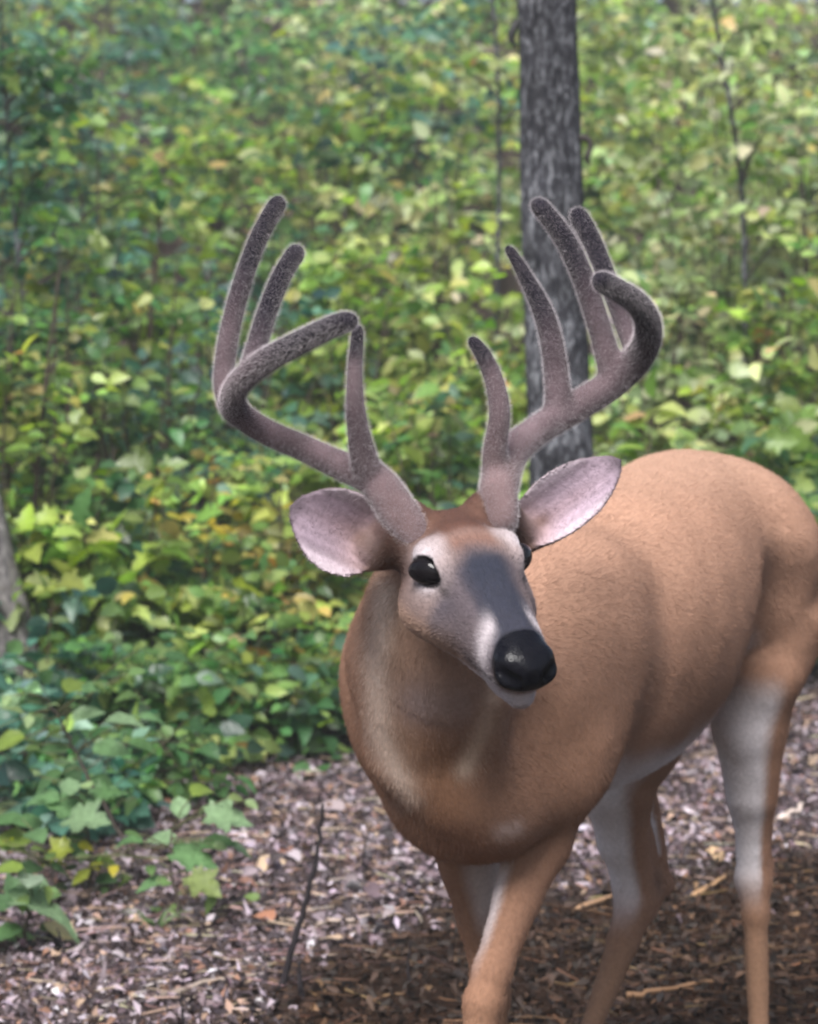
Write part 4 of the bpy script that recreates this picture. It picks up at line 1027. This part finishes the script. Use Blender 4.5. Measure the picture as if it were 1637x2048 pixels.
def skin_mat():
    m, n, l, b = new_mat('deer_coat')
    a = n.new('ShaderNodeAttribute'); a.attribute_name = 'col'
    g = n.new('ShaderNodeAttribute'); g.attribute_name = 'wet'
    tc = n.new('ShaderNodeTexCoord')
    t = n.new('ShaderNodeTexNoise'); t.inputs['Scale'].default_value = 160; t.inputs['Detail'].default_value = 3
    l.new(tc.outputs['Object'], t.inputs['Vector'])
    mr = n.new('ShaderNodeMapRange'); mr.inputs['To Min'].default_value = .70; mr.inputs['To Max'].default_value = 1.25
    l.new(t.outputs['Fac'], mr.inputs['Value'])
    vm = n.new('ShaderNodeVectorMath'); vm.operation = 'SCALE'; l.new(a.outputs['Color'], vm.inputs[0]); l.new(mr.outputs[0], vm.inputs['Scale'])
    l.new(vm.outputs[0], b.inputs['Base Color'])
    r = n.new('ShaderNodeMapRange'); r.inputs['To Min'].default_value = .85; r.inputs['To Max'].default_value = .18
    l.new(g.outputs['Fac'], r.inputs['Value']); l.new(r.outputs[0], b.inputs['Roughness'])
    sp = n.new('ShaderNodeMapRange'); sp.inputs['To Min'].default_value = .12; sp.inputs['To Max'].default_value = .11
    l.new(g.outputs['Fac'], sp.inputs['Value']); l.new(sp.outputs[0], b.inputs['Specular IOR Level'])
    vo = n.new('ShaderNodeTexVoronoi'); vo.inputs['Scale'].default_value = 520; l.new(tc.outputs['Object'], vo.inputs['Vector'])
    bp_ = n.new('ShaderNodeBump'); bp_.inputs['Distance'].default_value = .0008; bp_.inputs['Strength'].default_value = .35
    l.new(vo.outputs['Distance'], bp_.inputs['Height']); l.new(bp_.outputs[0], b.inputs['Normal'])
    return m

def make_deer():
    base = np.array([.28, 4.45, 0.0])
    deer = empty('deer', base)
    tag(deer, 'tan whitetail buck with velvet antlers walking toward the viewer, head turned right', 'deer')
    V, Q = build_deer(); N = mesh_normals(V, Q)
    C, G, H, wet = deer_colours(V, N)
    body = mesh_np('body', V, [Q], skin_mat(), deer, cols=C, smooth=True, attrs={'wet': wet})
    # fur
    legs = sum(G[g] for g in G if g.startswith('leg')); ears = G['ear_r'] + G['ear_l']
    eye = np.zeros(len(V))
    for sg in (1, -1):
        ec, ev, ew, en = eye_frame(sg); q = V - ec
        eye = np.maximum(eye, smoothstep(1.35, 1.1, np.sqrt((q @ ev / .0266)**2 + (q @ ew / .0180)**2)) * (np.abs(q @ en) < .03))
    bald = np.clip(wet + eye * 1.5, 0, 1)
    hoof = smoothstep(.07, .05, V[:, 2])
    wt = (1 + 1.6 * H + .3 * legs + 1.2 * ears) * (1 - bald) * (1 - hoof)
    qi, w = sample_surface(V, Q, wt, 450000, 5)
    root = (V[qi] * w[..., None]).sum(1); nr = unit((N[qi] * w[..., None]).sum(1))
    pick = lambda a: (a[qi] * (w if a.ndim == 1 else w[..., None])).sum(1)
    h, lg, er, nk = pick(H), pick(legs), pick(ears), pick(G['neck'])
    back = np.array([tA[0], tA[1], -.35])
    fl = back[None] * (1 - h - lg)[:, None].clip(0) + (-hF)[None] * h[:, None] + np.array([.1, .1, -1.])[None] * lg[:, None] + np.array([0.1, .35, -.9])[None] * nk[:, None] * .8
    fl = fl + er[:, None] * np.where((root[:, 0] < .05)[:, None], ear_r_a, ear_l_a)
    fl = unit(fl - nr * (fl * nr).sum(1, keepdims=True))
    r = np.random.default_rng(11)
    ln = (.0085 * (1 - h - lg - er).clip(0) + .0050 * h + .006 * lg + .0045 * er) * r.uniform(.7, 1.25, len(root))
    jp = root + r.normal(0, 1, root.shape) * (.0035 + .004 * (1 - h))[:, None]
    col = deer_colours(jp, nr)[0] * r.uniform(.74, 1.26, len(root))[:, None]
    inn = er * np.where(root[:, 0] < .05, smoothstep(.0, .3, nr @ ear_r_n), smoothstep(.0, .3, nr @ ear_l_n)); longh = (r.random(len(root)) < .16) & (inn > 2)
    ln = np.where(longh, r.uniform(.007, .013, len(root)), ln); col[longh] = np.array([.66, .60, .60]) * r.uniform(.7, 1.1, (longh.sum(), 1))
    m_fur = hair_mat('deer_fur')
    hair_object('fur', root, (nr, fl), ln, np.full(len(root), .00026), np.clip(col, .006, .9), body, m_fur, bend=.62, seed=12)
    # eyes
    m_eye, n_, l_, b_ = new_mat('dark_eye'); b_.inputs['Base Color'].default_value = (.006, .005, .006, 1); b_.inputs['Roughness'].default_value = .05; b_.inputs['Specular IOR Level'].default_value = .16
    for sg in (1, -1):
        a = np.linspace(0, np.pi, 17); p = np.linspace(0, 2 * np.pi, 28, endpoint=False)
        cen, ev, ew, en = eye_frame(sg)
        u3 = np.stack([np.sin(a)[:, None] * np.cos(p), np.sin(a)[:, None] * np.sin(p), np.cos(a)[:, None] * np.ones(28)], -1).reshape(-1, 3)
        sv = u3[:, :1] * ev * .0252 + (u3[:, 1:2] - .18 * (u3[:, :1]**2 - .3)) * ew * .0163 + u3[:, 2:] * en * .0125
        i = np.arange(16)[:, None] * 28; j = np.arange(28)[None]; k = (j + 1) % 28
        mesh_np('eye', sv + cen - en * .0070 - ew * .0004, [np.stack([i + j, i + 28 + j, i + 28 + k, i + k], -1).reshape(-1, 4)], m_eye, deer, smooth=True)
    # antlers
    D = HD
    right = [  # deer's right antler (left in the picture); px, py, depth offset, radius
        [(836, 1080, .032, .027), (802, 1032, .032, .0295), (752, 962, .050, .0270), (680, 930, .07, .0225), (600, 893, .085, .0205), (530, 862, .09, .0200), (474, 822, .07, .0200), (470, 780, .03, .0195), (520, 730, -.03, .0195), (600, 685, -.09, .0185), (668, 652, -.14, .0170), (700, 642, -.16, .0150)],
        [(735, 940, .04, .022), (722, 890, .02, .0190), (712, 820, .0, .0155), (710, 740, -.015, .0125), (714, 690, -.02, .0115), (716, 655, -.025, .0105)],
        [(462, 825, .07, .016), (448, 770, .075, .0165), (455, 690, .08, .0165), (478, 590, .085, .0160), (512, 490, .09, .0155), (545, 425, .09, .0150), (558, 405, .09, .0140)],
        [(500, 745, -.01, .016), (512, 700, .0, .0165), (533, 630, .01, .0160), (560, 560, .015, .0158), (588, 512, .02, .0150), (593, 506, .02, .0145)],
    ]
    left = [
        [(1000, 1040, .060, .028), (998, 980, .080, .0295), (1018, 915, .13, .0275), (1065, 868, .16, .0240), (1150, 815, .19, .0245), (1225, 768, .19, .0240), (1280, 712, .16, .0235), (1298, 658, .10, .0215), (1280, 612, .05, .0195), (1235, 580, -.0, .0180), (1202, 562, -.03, .0165)],
        [(990, 960, .10, .020), (990, 900, .085, .0185), (1000, 830, .07, .0170), (990, 765, .06, .0155), (968, 712, .05, .0135), (944, 680, .045, .0110)],
        [(1118, 830, .18, .022), (1115, 770, .175, .0200), (1105, 690, .17, .0185), (1085, 620, .165, .0165), (1052, 555, .16, .0130), (1028, 512, .155, .0105), (1014, 494, .15, .0085)],
        [(1225, 755, .19, .020), (1212, 700, .18, .0190), (1192, 630, .175, .0185), (1165, 550, .17, .0180), (1128, 475, .165, .0170), (1088, 422, .16, .0150), (1076, 410, .16, .0140)],
        [(1275, 705, .18, .017), (1255, 660, .20, .0170), (1222, 575, .22, .0165), (1188, 490, .23, .0165), (1165, 445, .235, .0160), (1156, 430, .235, .0150)],
    ]
    m_ant = attr_mat('velvet_antler', .9, .1, noise=(35, .8, 1.2), bump=(260, .3, .001))
    for tines, lab in ((right, 'antler with long forward beam tip and two upright rear tines'), (left, 'antler with curved brow tine and three upright rear tines')):
        allp = []
        for k, tn in enumerate(tines):
            P = np.array([np.append(at(a, b, D + c), r * .80 - .0008) for a, b, c, r in tn])
            allp.append(curve_pts(P, len(P) * 4))
        A = np.vstack(allp); lo, hi = A[:, :3].min(0) - .04, A[:, :3].max(0) + .04
        fa = Field(*[np.arange(l, h, .0038) for l, h in zip(lo, hi)])
        tipd = []
        for k, P in enumerate(allp):
            for p, p2 in zip(P[:-1], P[1:]):
                fa.add(cone_fn(p[:3], p2[:3], p[3], p2[3]), np.minimum(p[:3], p2[:3]) - .03, np.maximum(p[:3], p2[:3]) + .03, .003)
        # soften the crotches where the tines leave the beam
        F = fa.F
        for _ in range(5):
            Fp = np.pad(F, 1, mode='edge')
            F = (Fp[2:, 1:-1, 1:-1] + Fp[:-2, 1:-1, 1:-1] + Fp[1:-1, 2:, 1:-1] + Fp[1:-1, :-2, 1:-1] + Fp[1:-1, 1:-1, 2:] + Fp[1:-1, 1:-1, :-2] + 2 * F) / 8
        V, Q = surface_nets(F, fa.ax); N = mesh_normals(V, Q)
        # colour: brown-mauve beam, near-black growing tips
        tipw = np.zeros(len(V))
        for k, P in enumerate(allp):
            seg = np.linalg.norm(np.diff(P[:, :3], axis=0), axis=1); cum = np.concatenate([[0], np.cumsum(seg)]); tot = cum[-1]
            dist = np.full(len(V), 9.); arc = np.zeros(len(V))
            for i, p in enumerate(P):
                dd = np.linalg.norm(V - p[:3], axis=1) - p[3]; m = dd < dist; dist[m] = dd[m]; arc[m] = cum[i]
            reach = {0: .34}.get(k, .26 if k > 1 else .06)
            tipw = np.maximum(tipw, smoothstep(reach, .01, tot - arc) * smoothstep(.012, .004, dist))
        nz = vnoise(V * 22, 4)
        c = np.tile(np.array([.105, .074, .082]), (len(V), 1)) * (.65 + .7 * nz)[:, None]
        c = mixc(c, [.135, .088, .085], smoothstep(.16, .02, np.linalg.norm(V - allp[0][0, :3], axis=1)) * .6)
        c = mixc(c, [.012, .010, .015], np.clip(tipw * 1.25, 0, 1))
        an = mesh_np('antler', V, [Q], m_ant, deer, cols=np.clip(c, .01, .8), smooth=True); an['label'] = lab
        qi, w = sample_surface(V, Q, np.ones(len(V)), 85000, 21)
        root = (V[qi] * w[..., None]).sum(1); nr = unit((N[qi] * w[..., None]).sum(1))
        rr = np.random.default_rng(31)
        hc = np.array([.74, .67, .70])[None] * rr.uniform(.7, 1.2, len(root))[:, None]; bc = (c[qi] * w[..., None]).sum(1)
        fl = unit(rr.normal(0, 1, root.shape))
        hair_object('velvet', root, (nr, fl), rr.uniform(.0042, .0062, len(root)), np.full(len(root), .000062), bc, an, m_vel(), bend=.05, seed=33, npt=4, jitter=.07, tipcols=hc)
    return deer

_mv = []
def m_vel():
    if not _mv: _mv.append(hair_mat('velvet_fuzz', .7))
    return _mv[0]

make_deer()
# ------------------------------------------------------------------ damp morning air
def make_haze():
    lo, hi = (-92, -62, -1.4), (92, 142, 24)
    V = [(x, y, z) for z in (lo[2], hi[2]) for y in (lo[1], hi[1]) for x in (lo[0], hi[0])]
    Q = [(0, 2, 3, 1), (4, 5, 7, 6), (0, 1, 5, 4), (2, 6, 7, 3), (0, 4, 6, 2), (1, 3, 7, 5)]
    m = bpy.data.materials.new('haze_air'); m.use_nodes = True; n = m.node_tree.nodes; l = m.node_tree.links
    n.remove(n['Principled BSDF'])
    v = n.new('ShaderNodeVolumePrincipled'); v.inputs['Density'].default_value = .0024; v.inputs['Color'].default_value = (.93, .96, .98, 1)
    l.new(v.outputs[0], n['Material Output'].inputs['Volume'])
    o = mesh_np('haze', V, [Q], m); tag(o, 'thin damp haze filling the woodland air', 'haze', kind='stuff')
make_haze()
